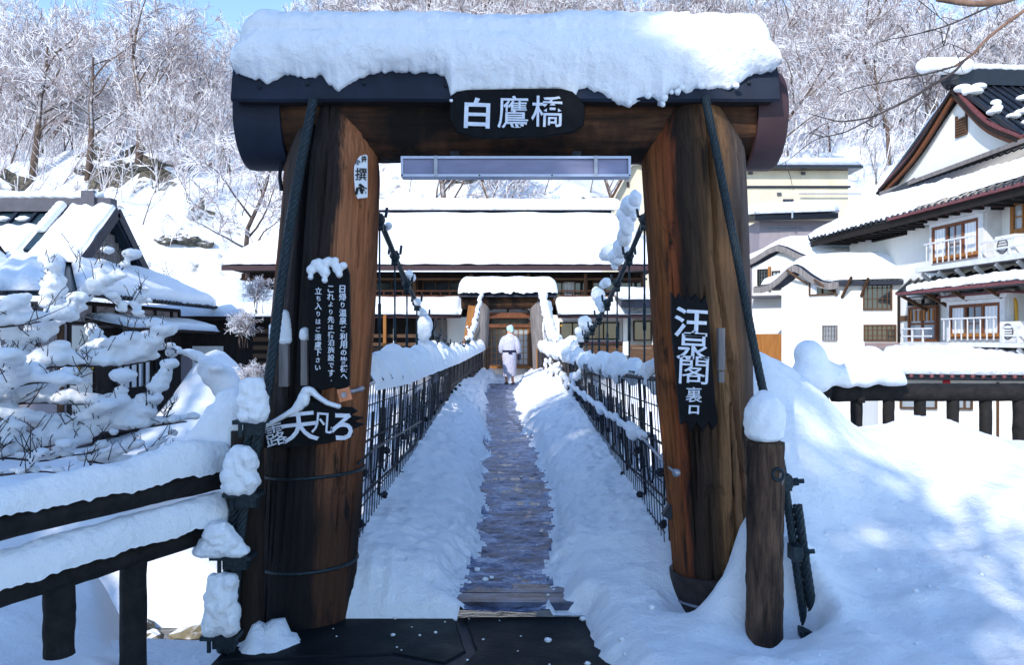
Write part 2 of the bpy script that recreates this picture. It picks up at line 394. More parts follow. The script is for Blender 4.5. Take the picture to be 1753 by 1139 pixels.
m = NT("dark_glass"); m.set((.018, .024, .03), .08, 0, .6); m.bump(m.noise(m.coord(), 1.2, 2), .06, .02)
m = NT("light_glass"); m.set((.30, .34, .38), .1, 0, .6); m.bump(m.noise(m.coord(), 1.2, 2), .06, .02)
m = NT("robe_cloth"); v = m.coord(); w = m.n("TexVoronoi", feature='DISTANCE_TO_EDGE'); w.inputs["Scale"].default_value = 24; m.l(v, w.inputs["Vector"])
m.set(m.ramp(w.outputs["Distance"], [(.02, (.26, .27, .44)), (.10, (.58, .57, .64))]), .9, 0, .1); m.bump(m.noise(m.coord((3, 3, .8)), 4, 3), .5, .03)
m = NT("wet_stone"); v = m.coord(); f = m.noise(v, 2.2, 7, .6); g = m.noise(v, 45, 4)
m.set(m.ramp(f, [(.35, (.003, .005, .0065)), (.75, (.012, .015, .017))]), m.ramp(f, [(.35, (.45, .45, .45)), (.7, (.8, .8, .8))]), 0, .15); m.bump(g, .6, .005)
m = NT("river_water"); v = m.coord((1, 2.2, 1)); f = m.noise(v, 1.6, 5, .6, .8); g = m.noise(v, 5, 4)
m.set(m.ramp(f, [(.35, (.035, .03, .022)), (.7, (.13, .105, .075))]), .12, 0, .5); a = m.bump(f, .7, .12); m.bump(g, .6, .03, a)

m = NT("hill_snow"); v = m.coord(); f = m.noise(v, 3., 7, .65); g = m.n("NewGeometry"); sp = m.n("SeparateXYZ"); m.l(g.outputs["True Normal"], sp.inputs[0])
k = m.math('ADD', sp.outputs[2], m.math('MULTIPLY', m.math('SUBTRACT', m.noise(v, 1.1, 6), .5), .5)); mr = m.n("MapRange"); mr.inputs[1].default_value = .5; mr.inputs[2].default_value = .62; m.l(k, mr.inputs[0])
m.set(m.mix(mr.outputs[0], m.ramp(f, [(.3, (.02, .02, .018)), (.7, (.15, .13, .10))]), (.74, .77, .82)), .6, 0, .2); a = m.bump(m.noise(v, 1.2, 6), .7, .16); m.bump(m.noise(v, 6, 6), .5, .04, a)
wood("grey_board", (.03, .024, .022), (.085, .07, .066), (10, 10, 1.), .85)
# ------------------------------------------------------------------ ground, river, hill
def deck_z(y): return .25 * (1 - ((y - 20) / 16) ** 2) if y > 4 else 0.
def ground_z(x, y):
    left = 1 - sst(-1, 3, x)
    zn = lerp(-.25, -.12, left)
    zf = lerp(-2.4, -.95, left)
    right = sst(5, 10, x)
    far0 = lerp(.0, -2.4, right) * 1.0
    zf = lerp(zf, far0, sst(22, 28, y))
    y0, y1 = 4.5, 6.8
    y2, y3 = lerp(12.1, 19, sst(-6.5, -4, x)), 0
    y3 = y2 + 1.6
    z = lerp(zn, -3.1, sst(y0, y1, y)); z = lerp(z, zf, sst(y2, y3, y))
    z += .12 * fb(x * .5, y * .5, 3.3)
    # heaps of snow slid from the roofs across the river
    z += 2.3 * math.exp(-(((x + 7.6) / 1.15) ** 2 + ((y - 20.4) / 1.5) ** 2)) + .8 * math.exp(-(((x + 5.6) / .9) ** 2 + ((y - 22) / 1.2) ** 2))
    z += .9 * math.exp(-(((x + 4.4) / 1.0) ** 2 + ((y - 13.6) / .8) ** 2)) + .55 * math.exp(-(((x + 6.4) / .7) ** 2 + ((y - 13.2) / .6) ** 2))
    z += 1.15 * math.exp(-(((x + 5.5) / 1.1) ** 2 + ((y - 12.7) / .75) ** 2)) + .5 * math.exp(-(((x + 4.3) / .7) ** 2 + ((y - 12.3) / .5) ** 2))
    z += 1.1 * math.exp(-(((x + 15) / 3) ** 2 + ((y - 15) / 1.3) ** 2))
    # the hill
    yh = y - 43 + 2.5 * n1(x * .05, 1.7) - 6 * sst(-8, -22, x)
    if yh > 0:
        s = lerp(.36, .56, sst(0, 30, yh))
        z += yh * s + sst(0, 6, yh) * (2.9 * fb(x * .07, y * .07, 9.2, 5) + .75 * n1(x * .28, y * .28, 4)) * (1 - .4 * sst(60, 100, yh)) + 3.2 * math.exp(-(((x + 15) / 6) ** 2 + ((y - 52) / 5) ** 2))
        z -= .30 * max(0, y - 104) * (sst(-18, -38, x) + sst(48, 72, x))
        for yl, xa, xb, h in ((84.5, -47, -32, 1.4), (79.3, -44, -34, 1.2), (78.6, -54, -47, .9), (70.5, -31, -25, .7), (90, -30, -20, .9)):
            if xa - 3 < x < xb + 3 and yl - 4 < y < yl + 12:
                q = y - yl + 1.5 * n1(x * .45, yl) + .5 * n1(x * 1.6, yl); wdw = sst(xa - 2, xa + 2, x) * (1 - sst(xb - 2, xb + 2, x)) * sst(-.25, .1, n1(x * .33, yl + 3))
                z += h * wdw * sst(-.4, .4, q) * (1 - sst(2, 9, q))
    return z
def sheet(name, xs, ys, fz, mat, smooth=True, kind="structure", parent=None, pick=None):
    mb = MB(); W = len(xs); mb.v = [(x, y, fz(x, y)) for y in ys for x in xs]
    mb.f = [(j * W + i, j * W + i + 1, (j + 1) * W + i + 1, (j + 1) * W + i) for j in range(len(ys) - 1) for i in range(W - 1)]; mb.m = [pick((xs[i] + xs[i + 1]) / 2, (ys[j] + ys[j + 1]) / 2) if pick else 0 for j in range(len(ys) - 1) for i in range(W - 1)]
    o = mb.build(name, mat, parent, smooth)
    if kind and parent is None: o["kind"] = kind
    return o
def steps(a, b, d): n = max(2, int(round((b - a) / d)) + 1); return [lerp(a, b, i / (n - 1)) for i in range(n)]
sheet("ground", steps(-60, -16, 1.1)[:-1] + steps(-16, 12, .22) + steps(12, 60, 1.2)[1:], steps(-70, -2, 2)[:-1] + steps(-2, 28, .22) + steps(28, 34, .5)[1:], ground_z, M["snow"])
sheet("hill", steps(-220, -62, 6)[:-1] + steps(-62, 56, .75) + steps(56, 220, 6)[1:], steps(34, 62, .7)[:-1] + steps(62, 96, .65)[:-1] + steps(96, 125, 1.2) + steps(125, 230, 6)[1:], lambda x, y: ground_z(x, y) if y < 150 else ground_z(x, 150) - .25 * (y - 150), M["hill_snow"])
sheet("river", steps(-60, 60, 4), steps(4.4, 24, 2), lambda x, y: -2.72, M["river_water"], False)
# dark wet stone paving in front of the bridge, stones with open joints
path = MB(); path.box((-.38, 3.3, -.16), (2.3, 2.86, .2)); path = path.build("path", M["iron"], None, origin=(-.38, 3.3, -.26)); path["kind"] = "structure"
stones = [[(-1.5, 3.2), (-.48, 3.2), (-.30, 3.75), (-.34, 4.0), (-.62, 4.12), (-1.5, 4.05)], [(-1.5, 4.09), (-.62, 4.17), (-.33, 4.05), (-.24, 4.2), (-.34, 4.71), (-1.5, 4.71)],
          [(-.28, 4.71), (-.19, 4.2), (-.27, 3.92), (.10, 3.88), (.62, 3.96), (.62, 4.71)], [(-.24, 3.74), (-.40, 3.2), (.62, 3.2), (.62, 3.91), (.1, 3.83)],
          [(-1.5, 2.2), (-.2, 2.2), (-.45, 3.16), (-1.5, 3.16)], [(-.14, 2.2), (.62, 2.2), (.62, 3.16), (-.38, 3.16)]]
for st in stones:
    c = Vector((sum(p[0] for p in st) / len(st), sum(p[1] for p in st) / len(st), 0)); ring = []
    for i in range(len(st)):
        a, b = Vector((*st[i], 0)), Vector((*st[(i + 1) % len(st)], 0)); k = max(2, int((b - a).length / .06))
        for j in range(k):
            p = a.lerp(b, j / k); ring.append(p + Vector((.012 * n1(p.x * 9, p.y * 9), .012 * n1(p.x * 9, p.y * 9, 5), 0)))
    mb = MB(); zt = -.045 + rnd.uniform(-.006, .006)
    mb.loft([[Vector((p.x, p.y, -.075)) for p in ring], [Vector((p.x, p.y, zt - .012)) for p in ring], [Vector((lerp(p.x, c.x, .03), lerp(p.y, c.y, .03), zt)) for p in ring]])
    mb.build("flagstone", M["wet_stone"], path)

# snow heaped to the right of the gate, up over the buried railing
def mound_z(x, y):
    z = -.13 + .10 * sst(3.6, 6.5, y)
    edge = x - interp([(3.0, .62), (3.9, .47), (4.4, .42), (4.69, .40), (4.78, .25), (5.05, .25), (6, .7)], y) + .05 * n1(y * 4.3, 3) + .03 * n1(y * 13, x * 3)
    z += .09 * sst(-.02, .05, edge) + .14 * sst(0, .22, edge) + .04 * sst(.2, .9, edge)
    z += 1.0 * math.exp(-(((x - 2.0) / .78) ** 2 + ((y - 6.35) / .9) ** 2)) + .22 * math.exp(-(((x - 1.7) / .45) ** 2 + ((y - 5.4) / .6) ** 2))
    z += .34 * math.exp(-(((x - 1.75) / .4) ** 2 + ((y - 6.2) / .6) ** 2)) + .50 * math.exp(-(((x - 2.55) / .30) ** 2 + ((y - 7.0) / .38) ** 2))
    z += .35 * sst(2.5, 3.4, x) * math.exp(-(((y - 6.6) / 1.2) ** 2)) * (1 - .35 * sst(3.8, 5.0, x)) + .13 * math.exp(-(((x - 3.45) / .42) ** 2 + ((y - 6.5) / .5) ** 2))
    z += .16 * sst(1.5, 3.0, x) * sst(3.2, 6, y) * (1 - sst(7.0, 8.5, y))
    z += .05 * n1(x * 1.9 + y * .6, y * 1.1, 3) * sst(.8, 1.6, x) + .02 * abs(n1(x * 3 - y * 4, y * 2, 8)) * sst(.8, 1.6, x)
    z += .20 * math.exp(-(((x - 1.62) / .2) ** 2 + ((y - 4.55) / .3) ** 2)) + .44 * math.exp(-(((x - 1.32) / .11) ** 2 + ((y - 4.42) / .13) ** 2)) + .12 * math.exp(-(((x - 1.12) / .14) ** 2 + ((y - 4.36) / .14) ** 2))
    z -= .52 * math.exp(-(((x - 1.50) / .11) ** 2 + ((y - 4.27) / .16) ** 2)) + .13 * math.exp(-(((x - 1.26) / .22) ** 2 + ((y - 3.95) / .2) ** 2)) + .20 * math.exp(-(((x - 1.03) / .14) ** 2 + ((y - 4.55) / .2) ** 2))
    z += .040 * fb(x * 1.6, y * 1.6, 2.2) + .016 * fb(x * 6, y * 6, 1, 4) + .05 * max(0, n1(x * 4.3, y * 4.3, 6) - .12) * sst(.5, 1.2, x) + .045 * max(0, n1(x * 2.6, y * 2.6, 16) - .1) * sst(.6, 1.2, x) + .012 * abs(n1(x * 11, y * 11, 4)) * sst(.4, .8, x) * (1 - .6 * sst(2.5, 4, x)) + .012 * (1 - sst(.3, .8, edge)) * n1(x * 16, y * 16)
    if y > 7.3: z = lerp(z, -2.9, sst(7.3, 9.2, y))
    return z
sheet("snow_bank", steps(.25, 4.6, .034) + steps(4.6, 9, .12)[1:], steps(1.8, 8, .034) + steps(8, 9.4, .12)[1:], mound_z, M["snow"])
def left_z(x, y):
    z = -.14 + .10 * sst(-1.6, -2.6, x) - .02
    z += (.27 * math.exp(-(((x + 1.38) / .15) ** 2 + ((y - 4.50) / .3) ** 2)) + .17 * math.exp(-(((x + 1.20) / .12) ** 2 + ((y - 4.32) / .16) ** 2))) * (1 + .5 * n1(x * 9, y * 9, 2) + .25 * n1(x * 22, y * 22, 2))
    z += .20 * math.exp(-(((x + 2.05) / .22) ** 2 + ((y - 3.75) / .35) ** 2)) + .10 * math.exp(-(((x + 1.55) / .2) ** 2 + ((y - 3.7) / .4) ** 2))
    z += .18 * sst(-2.0, -3.2, x) + .03 * fb(x * 2, y * 2, 7.2) + .014 * fb(x * 7, y * 7, 7, 4)
    z = lerp(z, -2.9, sst(4.25 + 1.0 * sst(-2.1, -2.9, x), 6.6 + 1.0 * sst(-2.1, -2.9, x), y) ** .8)
    return z
sheet("snow_bank", steps(-6.5, -3.2, .12)[:-1] + steps(-3.2, -.95, .032), steps(1.6, 5.4, .034) + steps(5.4, 8, .12)[1:], left_z, M["snow"])
# rocky river wall showing under the snow
rw = thing("stone_wall", (-5.2, 14.3, -2.9), "mossy boulder wall of the river bank under snow", "stone wall")
for i in range(26):
    x = -8.6 + i % 13 * .52 + rnd.uniform(-.12, .12); z = -2.35 + (i // 13) * .55 + rnd.uniform(-.1, .1); r = rnd.uniform(.3, .48)
    mb = MB(); mb.ball((x, 14.25 + (i // 13) * .25, z), (r, r * .8, r * .8), 9, 7, .45, 0, 1.6); mb.build("stone", M["river_rock"], rw)
for i in range(9):
    x = -7.8 + i * .55 + rnd.uniform(-.2, .2); y = 11.55 + rnd.uniform(-.25, .2); r = rnd.uniform(.14, .3)
    mb = MB(); mb.ball((x, y, -2.7), (r * 1.3, r, r * .7), 9, 7, .4, 0, 1.7); o = mb.build("river_stone", M["river_rock"])
    tag(o, "wet stone lying at the water's edge below the railing", "stone", "stones at the water's edge")
# crumbs of snow kicked off the banks
mb = MB(); rg = random.Random(23)
for i in range(380):
    if i < 26: x, y, z = rg.uniform(-1.1, .5), rg.triangular(4.72, 3.8, 4.72), -.045
    elif i < 190: y = 4.8 + 9 * rg.random() ** 1.6; l, r = -.42, .42; x = rg.choice((-1, 1)) * abs(rg.gauss(.36, .14)) ; z = deck_z(y) + .012
    else: x, y = rg.uniform(.5, 3.6), rg.uniform(3.2, 6.4); z = mound_z(x, y)
    r = .004 + .016 * rg.random() ** 4
    mb.ball((x, y, z + r * .5), (r * 1.2, r, r * .8), 6, 4, .5, 0, 2.5)
o = mb.build("snow_crumbs", M["snow"], None, True); o["kind"] = "stuff"
# ------------------------------------------------------------------ suspension footbridge
BY0, BY1 = 4.74, 27.6
bridge = thing("suspension_bridge", (0, BY0, 0), "snowy suspension footbridge with wire mesh sides running from near gate to far gate", "bridge")
pl = MB(); pl.box((0, BY0, -.02), (2.06, .148, .05)); plank0 = pl.build("plank", M["deck_wood"], bridge)
y, first = BY0 + .08, True
while y < BY1 + 3.4:
    o = plank0 if first else plank0.copy()
    if not first: C.objects.link(o); o.parent = bridge
    first = False
    z = deck_z(min(y, BY1)); sl = (deck_z(y + .05) - deck_z(y - .05)) / .1 if y < BY1 else 0
    o.location = (rnd.uniform(-.012, .012), y - BY0, z + rnd.uniform(-.004, .004)); o.rotation_euler = (math.atan(sl) + rnd.uniform(-.012, .012), rnd.uniform(-.004, .004), rnd.uniform(-.006, .006))
    # each plank sits level on the stringers
    y += .16
mb = MB()
for x in (-.85, .85): mb.tube([(x, yy, deck_z(yy) - .12) for yy in steps(BY0, BY1, 1)], .06, 6)
mb.build("stringer", M["dark_wood"], bridge)
def trail(y):     # trodden strip: left and right edge
    l = interp([(4.6, -.33), (5.0, -.34), (5.6, -.22), (7, -.27), (9, -.34), (12, -.40), (15, -.50), (18, -.62), (20, -.70), (23, -.72), (27, -.6), (31, -.7)], y)
    r = interp([(4.6, .26), (5.2, .25), (6, .30), (7.5, .40), (9, .36), (12, .24), (15, .14), (18, .10), (20, .10), (23, .25), (27, .3), (31, .6)], y)
    w = .09 * n1(y * 1.9, 4.4) + .045 * n1(y * 5.2, 7); v = .09 * n1(y * 1.7, 14.4) + .045 * n1(y * 5.6, 17)
    return l + w, r + v
def deck_snow(x, y):
    b = deck_z(min(y, BY1)); l, r = trail(y)
    d = max(l - x, x - r); d += .055 * n1(x * 7, y * 6, 2) + .045 * n1(x * 17, y * 14) + .02 * n1(x * 40, y * 31)
    if d > 0:
        w = 1.06 - (abs(l) if x < l else abs(r)); t = min(1, d / max(.2, w))
        h = .012 + .05 * sst(0, .05, d) + .07 * sst(.03, .16, d) + interp([(4.6, .12), (6, .20), (9, .28), (13, .42), (17, .40), (21, .22), (26, .3), (31, .2)], y) * t ** .8
        h += .035 * fb(x * 3.1, y * 2.1, 1.1) * sst(0, .25, d) + .02 * fb(x * 11, y * 9, 6, 3)
        e = y - (BY0 - .035 + .03 * n1(x * 6) + .02 * n1(x * 17))
        if x < l: t_ = max(0, min(1, e / .36)); h = lerp(.012, h, 1 - (1 - t_) ** 2.2) if y > BY0 - .05 else -.09 + .05 * n1(x * 4, y * 5, 3) * t_ * (1 - t_) * 3
        if x > r: h = lerp(max(mound_z(max(x, .3), y) - b, .0) * sst(r, r + .25, x) + lerp(-.05, .012, sst(4.7, 5.15, y)), h, sst(4.85, 5.6, y))
        return b + h
    ice = .008 * fb(x * 3.4, y * 2.0, 5.5) + .010 * fb(x * 10, y * 6, 8.1, 4) + .007 * n1(x * 24, y * 17, 3) + .0085 + .012 * sst(-.10, 0, d) - .036 * sst(.25, 0, y - BY0 - .04)
    return b + ice + .003
o = sheet("snow_bank", steps(-1.06, 1.06, .021), steps(BY0 - .06, 9, .022)[:-1] + steps(9, 16, .04)[:-1] + steps(16, 31, .075), deck_snow, (M["snow"], M["trodden_ice"]), pick=lambda x, y: int(max(trail(y)[0] - x, x - trail(y)[1]) + .05 * n1(x * 9, y * 5, 7) + .03 * n1(x * 25, y * 17) < -.03 + .05 * n1(x * 4, y * 3, 2) and y < 24))

# side fences: wire mesh panels, posts, rails, dangling rope net, dark windbreak boards further on
FY0 = 5.15
def fx(y, z, s):  # fence plane: leans outward toward the foot
    t = (z - deck_z(y)) / 1.3
    return s * (lerp(1.0, .93, t))
def ftop(y): return interp([(5.0, 1.33), (7, 1.27), (10, 1.26), (14, 1.24), (20, 1.26), (24, 1.27), (28, 1.30)], y)
for s in (-1, 1):
    yy = FY0
    edges = [FY0, 7.0, 8.9, 10.8, 12.7]
    for a, b in zip(edges, edges[1:]):
        mb = MB(); y = a
        while y < b - .01:
            zt = ftop(y) + .0; zb = deck_z(y) + .12
            o1 = Vector((fx(y, zt, s), y, zt)); out = s * .10
            mb.tube([(fx(y, zb, s), y, zb), o1, o1 + Vector((out * .5, 0, .05)), o1 + Vector((out * 1.3, -.0, .0))], .0042, 3, False)
            y += .105
        for k in range(8):
            zz = lambda q, k=k: lerp(deck_z(q) + .14, ftop(q), k / 7)
            mb.tube([(fx(q, zz(q), s) + s * .006, q, zz(q)) for q in steps(a, b, .5)], .0055, 3, False)
        mb.build("mesh_panel", M["iron"], bridge)
    # rails and posts
    for k, (hz, rr) in enumerate(((0., .016), (-.42, .010), (-.78, .010))):
        mb = MB(); mb.tube([(fx(q, ftop(q) + hz, s) + s * .03, q, ftop(q) + hz + .01 - (.02 * abs(n1(q * 2.2, s)) if k else 0)) for q in steps(FY0, BY1, .4)], rr, 5); mb.build("rail", M["iron"], bridge)
    y = FY0
    while y < BY1:
        mb = MB(); zt, zb = ftop(y) + .02, deck_z(y) - .1
        mb.bar((fx(y, zb, s) + s * .04, y, zb), (fx(y, zt, s) + s * .04, y, zt), .022, .022, (0, 1, 0))
        for zz in (.35, .7): mb.ball((fx(y, zz, s) - s * .005, y, zz + .1 * n1(y, zz)), .03, 6, 5, .4)
        mb.build("fence_post", M["iron"], bridge); y += .95 if y < 14 else 1.9
    # rope net loops hung inside the mesh, with grey sacking strips caught in it
    mb = MB(); y = FY0 + .6
    while y < 12.5:
        h = ftop(y); w = .16
        q = [(fx(y + w * (t - .5), h - .22 - d, s) + s * .03, y + w * (t - .5) * 2, h - .22 - d) for t, d in ((0, 0), (.05, .35), (.25, .52 + .1 * n1(y * 3)), (.75, .5), (.95, .3), (1, 0))]
        mb.tube(smooth_path(q, 16), .009, 4, False); y += .52
    mb.build("rope_net", M["iron"], bridge)
    y = FY0 + .5
    while y < 12.5:
        mb = MB(); w, h, z0 = rnd.uniform(.18, .36), rnd.uniform(.3, .6), ftop(y) - rnd.uniform(.1, .5)
        mb.grid(lambda u, v: Vector((fx(y, z0 - v * h, s) + s * (.05 + .012 * math.sin(u * 5 + v * 4)), y + (u - .5) * w * (1 - .35 * v) + .03 * n1(v * 3, y), z0 - v * h + .03 * n1(u * 3, y))), 4, 5)
        mb.build("sacking", M["net_grey"], bridge, True); y += rnd.uniform(.18, .40)
    if s > 0:
        bl = []
        for q in steps(5.6, 14, .09):
            k = .03 + .05 * max(0, n1(q * 1.7, 9)) + .015 * n1(q * 6); bl.append(((fx(q, .85, s) - .02, q, ftop(q) - .40 + .04 * n1(q * 3)), (k * .8, .09, k * 1.2)))
        snow_lumps("rail_snow", bl, bridge, .02)
    # windbreak: upright boards one by one
    bb = MB(); bb.box((fx(14.7, .8, s) + s * .05, BY0, .55), (.02, .158, 1.12)); b0 = bb.build("board", M["grey_board"], bridge); y = 12.0; f1 = True
    while y < BY1 + .1:
        o = b0 if f1 else b0.copy()
        if not f1: C.objects.link(o); o.parent = bridge
        f1 = False; o.location = (rnd.uniform(-.006, .006), y - BY0, deck_z(y) - .07 + rnd.uniform(-.02, .02) - (.25 if y < 13 and s > 0 else 0)); o.rotation_euler = (rnd.uniform(-.01, .01), 0, 0); y += .163
    # orange side boards by the far gate
    bb = MB(); bb.box((s * .88, BY0, .65), (.03, .15, 1.0)); b0 = bb.build("board", M["orange_wood"] if s > 0 else M["brown_wood"], bridge); y = BY1 + .3; f1 = True
    while y < BY1 + 3.2:
        o = b0 if f1 else b0.copy()
        if not f1: C.objects.link(o); o.parent = bridge
        f1 = False; o.location = (0, y - BY0, .1 + rnd.uniform(-.02, .02)); y += .155
    # snow crest on the top rail: jagged wedges outside the left mesh, round lumps on the right
    if s < 0:
        def crest(u, v):
            q = lerp(FY0 + .1, BY1, u ** 1.6); big = interp([(5.2, .20), (7, .24), (10, .26), (14, .25), (18, .22), (28, .22)], q)
            z0 = ftop(q) - .02
            tw_ = (q * 1.9 + .9 * n1(q * .9)) % 1.0; pk = big * (.32 + 1.15 * (1 - abs(2 * tw_ - 1)) ** 1.3 * (.5 + 1.1 * abs(n1(q * 1.3, 6))) + .35 * n1(q * 4.1, 3) + .22 * n1(q * 11, 3))
            a = math.pi * v; wx = .17 + .03 * n1(q * 3, 8)
            return Vector((-1.06 - wx * math.cos(a) - .02, q, z0 - .05 + (pk + .05) * math.sin(a) ** .8))
        mb = MB(); mb.grid(crest, 420, 10); mb.build("snow_crest", M["snow"], bridge, True)
    else:
        bl = []; y = FY0 + .25
        while y < BY1:
            r = rnd.choice((.03, .04, .055, .07, .10)) * rnd.uniform(.8, 1.15) * interp([(5, .8), (9, 1.1), (14, 1.3), (28, 1.4)], y)
            if n1(y * 1.3, 2.2) > -.33:
                for _ in range(2): bl.append(((1.0 + rnd.uniform(-.05, .1), y + rnd.uniform(-.06, .06), ftop(y) + r * rnd.uniform(.1, .9)), (r * rnd.uniform(.7, 1.1), r * rnd.uniform(1, 1.7), r * rnd.uniform(.7, 1.5))))
            if 11 < y < 22 and rnd.random() < .55: bl.append(((.93 + rnd.uniform(-.04, .04), y, ftop(y) - rnd.uniform(.15, .75)), (.05, .16, .07)))
            y += .11
        snow_lumps("snow_crest", bl, bridge, .02, None, 2, .06, .10)
# main cables with clamps, suspender rods and clinging snow
def cab_z(y): return 1.40 + 1.72 * abs((y - 16.3) / 11.5) ** 2.15
cab_snow_r = [(6.55, .15, .42), (7.25, .16, .22), (7.9, .10, .14), (8.6, .12, .24), (9.6, .11, .15), (10.4, .10, .14), (11.2, .10, .16), (12.0, .11, .18), (12.9, .13, .18)]
for s in (-1, 1):
    X = s * 1.10
    P = [(X, q, cab_z(q)) for q in steps(4.9, 28.4, .35)]
    mb = MB(); rope(mb, [Vector(p) for p in P], .025, 6, .3, 5); mb.build("main_cable", M["cable"], bridge, True)
    y = 5.75; k = 0
    while y < 27.5:
        if abs(y - 16.3) > 1.2:
            zc = cab_z(y)
            c = MB(); c.ball((X, y, zc), (.05, .06, .05), 8, 6, .3); c.bar((X - .055, y - .02, zc + .02), (X - .055, y + .05, zc + .09), .02, .02); c.bar((X + .055, y - .02, zc + .02), (X + .055, y + .05, zc + .10), .022, .022)
            c.box((X, y + .01, zc - .06), (.06, .06, .06)); c.build("cable_clamp", M["cable"], bridge, True)
            zb = deck_z(y) - .1; zm = lerp(zc, ftop(y), .62)
            h = MB(); h.tube([(X, y, zc - .05), (X, y, zb)], .009, 5); h.tube([(X, y, zm + .11), (X, y, zm - .11)], .015, 6); h.build("suspender_rod", M["cable"], bridge, True)
        y += .86; k += 1
    bl = []
    def lump(px, py, rpx, fl=1., dx=0.):
        Y = abs(1.06 * F / (px - CX)) ; c = at(px, py, Y); r = rpx / F * Y; bl.append((c + Vector((dx, 0, 0)), (r, r * .8, r * fl)))
    if s < 0:
        for q in ((664, 388, 8), (700, 470, 8), (706, 476, 7), (714, 517, 7), (722, 535, 8), (728, 556, 14, 1.25), (726, 570, 13, 1.2), (742, 590, 7), (752, 596, 7)): lump(*q)
        for q in steps(20, 27.8, .3): bl.append(((X + rnd.uniform(-.03, .05), q, cab_z(q) + .06), (.07, .16, .07)))
    else:
        for q in ((1087, 340, 12, 1.3), (1079, 352, 18), (1072, 366, 17), (1073, 385, 13, 1.5), (1069, 405, 13, 1.5), (1063, 425, 14, 1.3), (1056, 440, 15), (1044, 432, 16, .9), (1036, 438, 12, .8), (1052, 455, 7, 1.3), (1038, 483, 9), (1033, 487, 8), (1024, 505, 12), (1028, 517, 11), (1030, 527, 8), (1020, 499, 8), (1001, 553, 12), (1008, 560, 9), (992, 568, 9), (996, 578, 9), (980, 588, 14), (970, 598, 15, 1.2), (987, 594, 12), (964, 590, 9), (1085, 372, 6, 1.6)): lump(*q)
        for q in steps(19.5, 27.8, .28): bl.append(((X + rnd.uniform(-.06, .02), q, cab_z(q) + .07), (.13 * rnd.uniform(.7, 1.2), .2, .15 * rnd.uniform(.6, 1.2))))
    snow_lumps("cable_snow", bl, bridge, .014, None, 2, .035, .07)
# back stays: cable from the gate roof down to the ground on the viewer's side, with clamp plates carrying snow
stay_l = smooth_path([at(537, 168, 4.42), at(506, 330, 4.36), at(482, 480, 4.32), at(462, 640, 4.28), at(440, 760, 4.24), at(413, 900, 4.2), at(393, 1120, 4.18)], 60)
stay_r = smooth_path([at(1207, 165, 4.42), at(1252, 390, 4.40), at(1300, 640, 4.38), at(1338, 800, 4.38), at(1362, 960, 4.36), at(1384, 1110, 4.34)], 60)
for P, rr in ((stay_l, .027), (stay_r, .023)):
    mb = MB(); rope(mb, P, rr, 6, .22, 7); mb.build("back_stay", M["cable"], bridge, True)
mb = MB(); rope(mb, [p + Vector((-.05, .03, 0)) for p in stay_l[32:]], .03, 5, .2, 6); mb.build("back_stay", M["cable"], bridge, True)
mb = MB(); rope(mb, [p + Vector((.045, -.02, 0)) for p in stay_r[44:]], .026, 5, .2, 6); mb.build("back_stay", M["cable"], bridge, True)
for (px, py, w) in ((430, 722, 52), (418, 846, 62), (400, 952, 70), (380, 1088, 62)):
    c = at(px, py, 4.17); k = w / F * 4.17; mb = MB(); mb.box(c, (k, .12, .022)); mb.box(c + Vector((.01, .02, -.04)), (k * .6, .07, .06)); mb.tube([c + Vector((-k * .3, -.03, 0)), c + Vector((-k * .3, -.03, -.08))], .012, 6); mb.build("clamp_plate", M["cable"], bridge)
    o = None
for (lx, base, w, h, tag_) in ((434, 722, 50, 74, 0), (413, 844, 56, 80, 1), (378, 952, 92, 58, 2), (380, 1086, 54, 102, 3)):
    bl = []; cw = w / F * 4.14; ch = h / F * 4.14; c = at(lx, base, 4.12)
    for j in range(7):
        t = j / 6; ww = cw * .5 * (1 - .25 * t ** 2 if tag_ != 2 else 1 - .62 * t)
        for q in (-.5, -.18, .16, .48): kk = rnd.uniform(.78, 1.15); bl.append((c + Vector((q * ww + rnd.uniform(-.014, .014), rnd.uniform(-.015, .015), ch * (.14 + .70 * t))), (ww * .56 * kk, .062 * kk, ch * .18)))
    snow_lumps("clamp_snow", bl, bridge, .009, None, 3, .022, .035)
for (px, py) in ((1346, 826), (1364, 946)):
    c = at(px, py, 4.33); mb = MB(); mb.ball(c, (.04, .05, .05), 10, 8); mb.box(c + Vector((-.01, 0, 0)), (.05, .10, .08)); mb.tube([c, c + Vector((.09, -.02, .01))], .013, 8); mb.tube([c + Vector((.035, -.01, .002)), c + Vector((.06, -.014, .006))], .024, 6); mb.build("cable_clamp", M["cable"], bridge, False)
mb = MB(); mb.box(at(1385, 1085, 4.3), (.09, .1, .05)); mb.tube([at(1370, 1090, 4.3), at(1400, 1082, 4.3)], .022, 7); mb.build("ground_anchor", M["cable"], bridge)
# tie rods from the fences to the gate logs, and the square plate washer
mb = MB(); mb.tube(smooth_path([at(592, 672, 4.42), at(612, 668, 4.6), at(640, 655, 5.1)], 12), [.012] * 4 + [.02] * 4 + [.011] * 4, 7); mb.build("tie_rod", M["zinc"], bridge, True)
mb = MB(); mb.tube(smooth_path([at(1160, 812, 4.5), at(1140, 795, 4.8), at(1098, 748, 5.3)], 10), .009, 6); mb.ball(at(1158, 810, 4.5), .025, 8, 6); mb.build("tie_rod", M["zinc"], bridge, True)
mb = MB(); mb.tube([at(613, 795, 4.62), at(640, 770, 5.15), at(720, 722, 7.0)], .008, 6); mb.build("tie_rod", M["cable"], bridge, True)
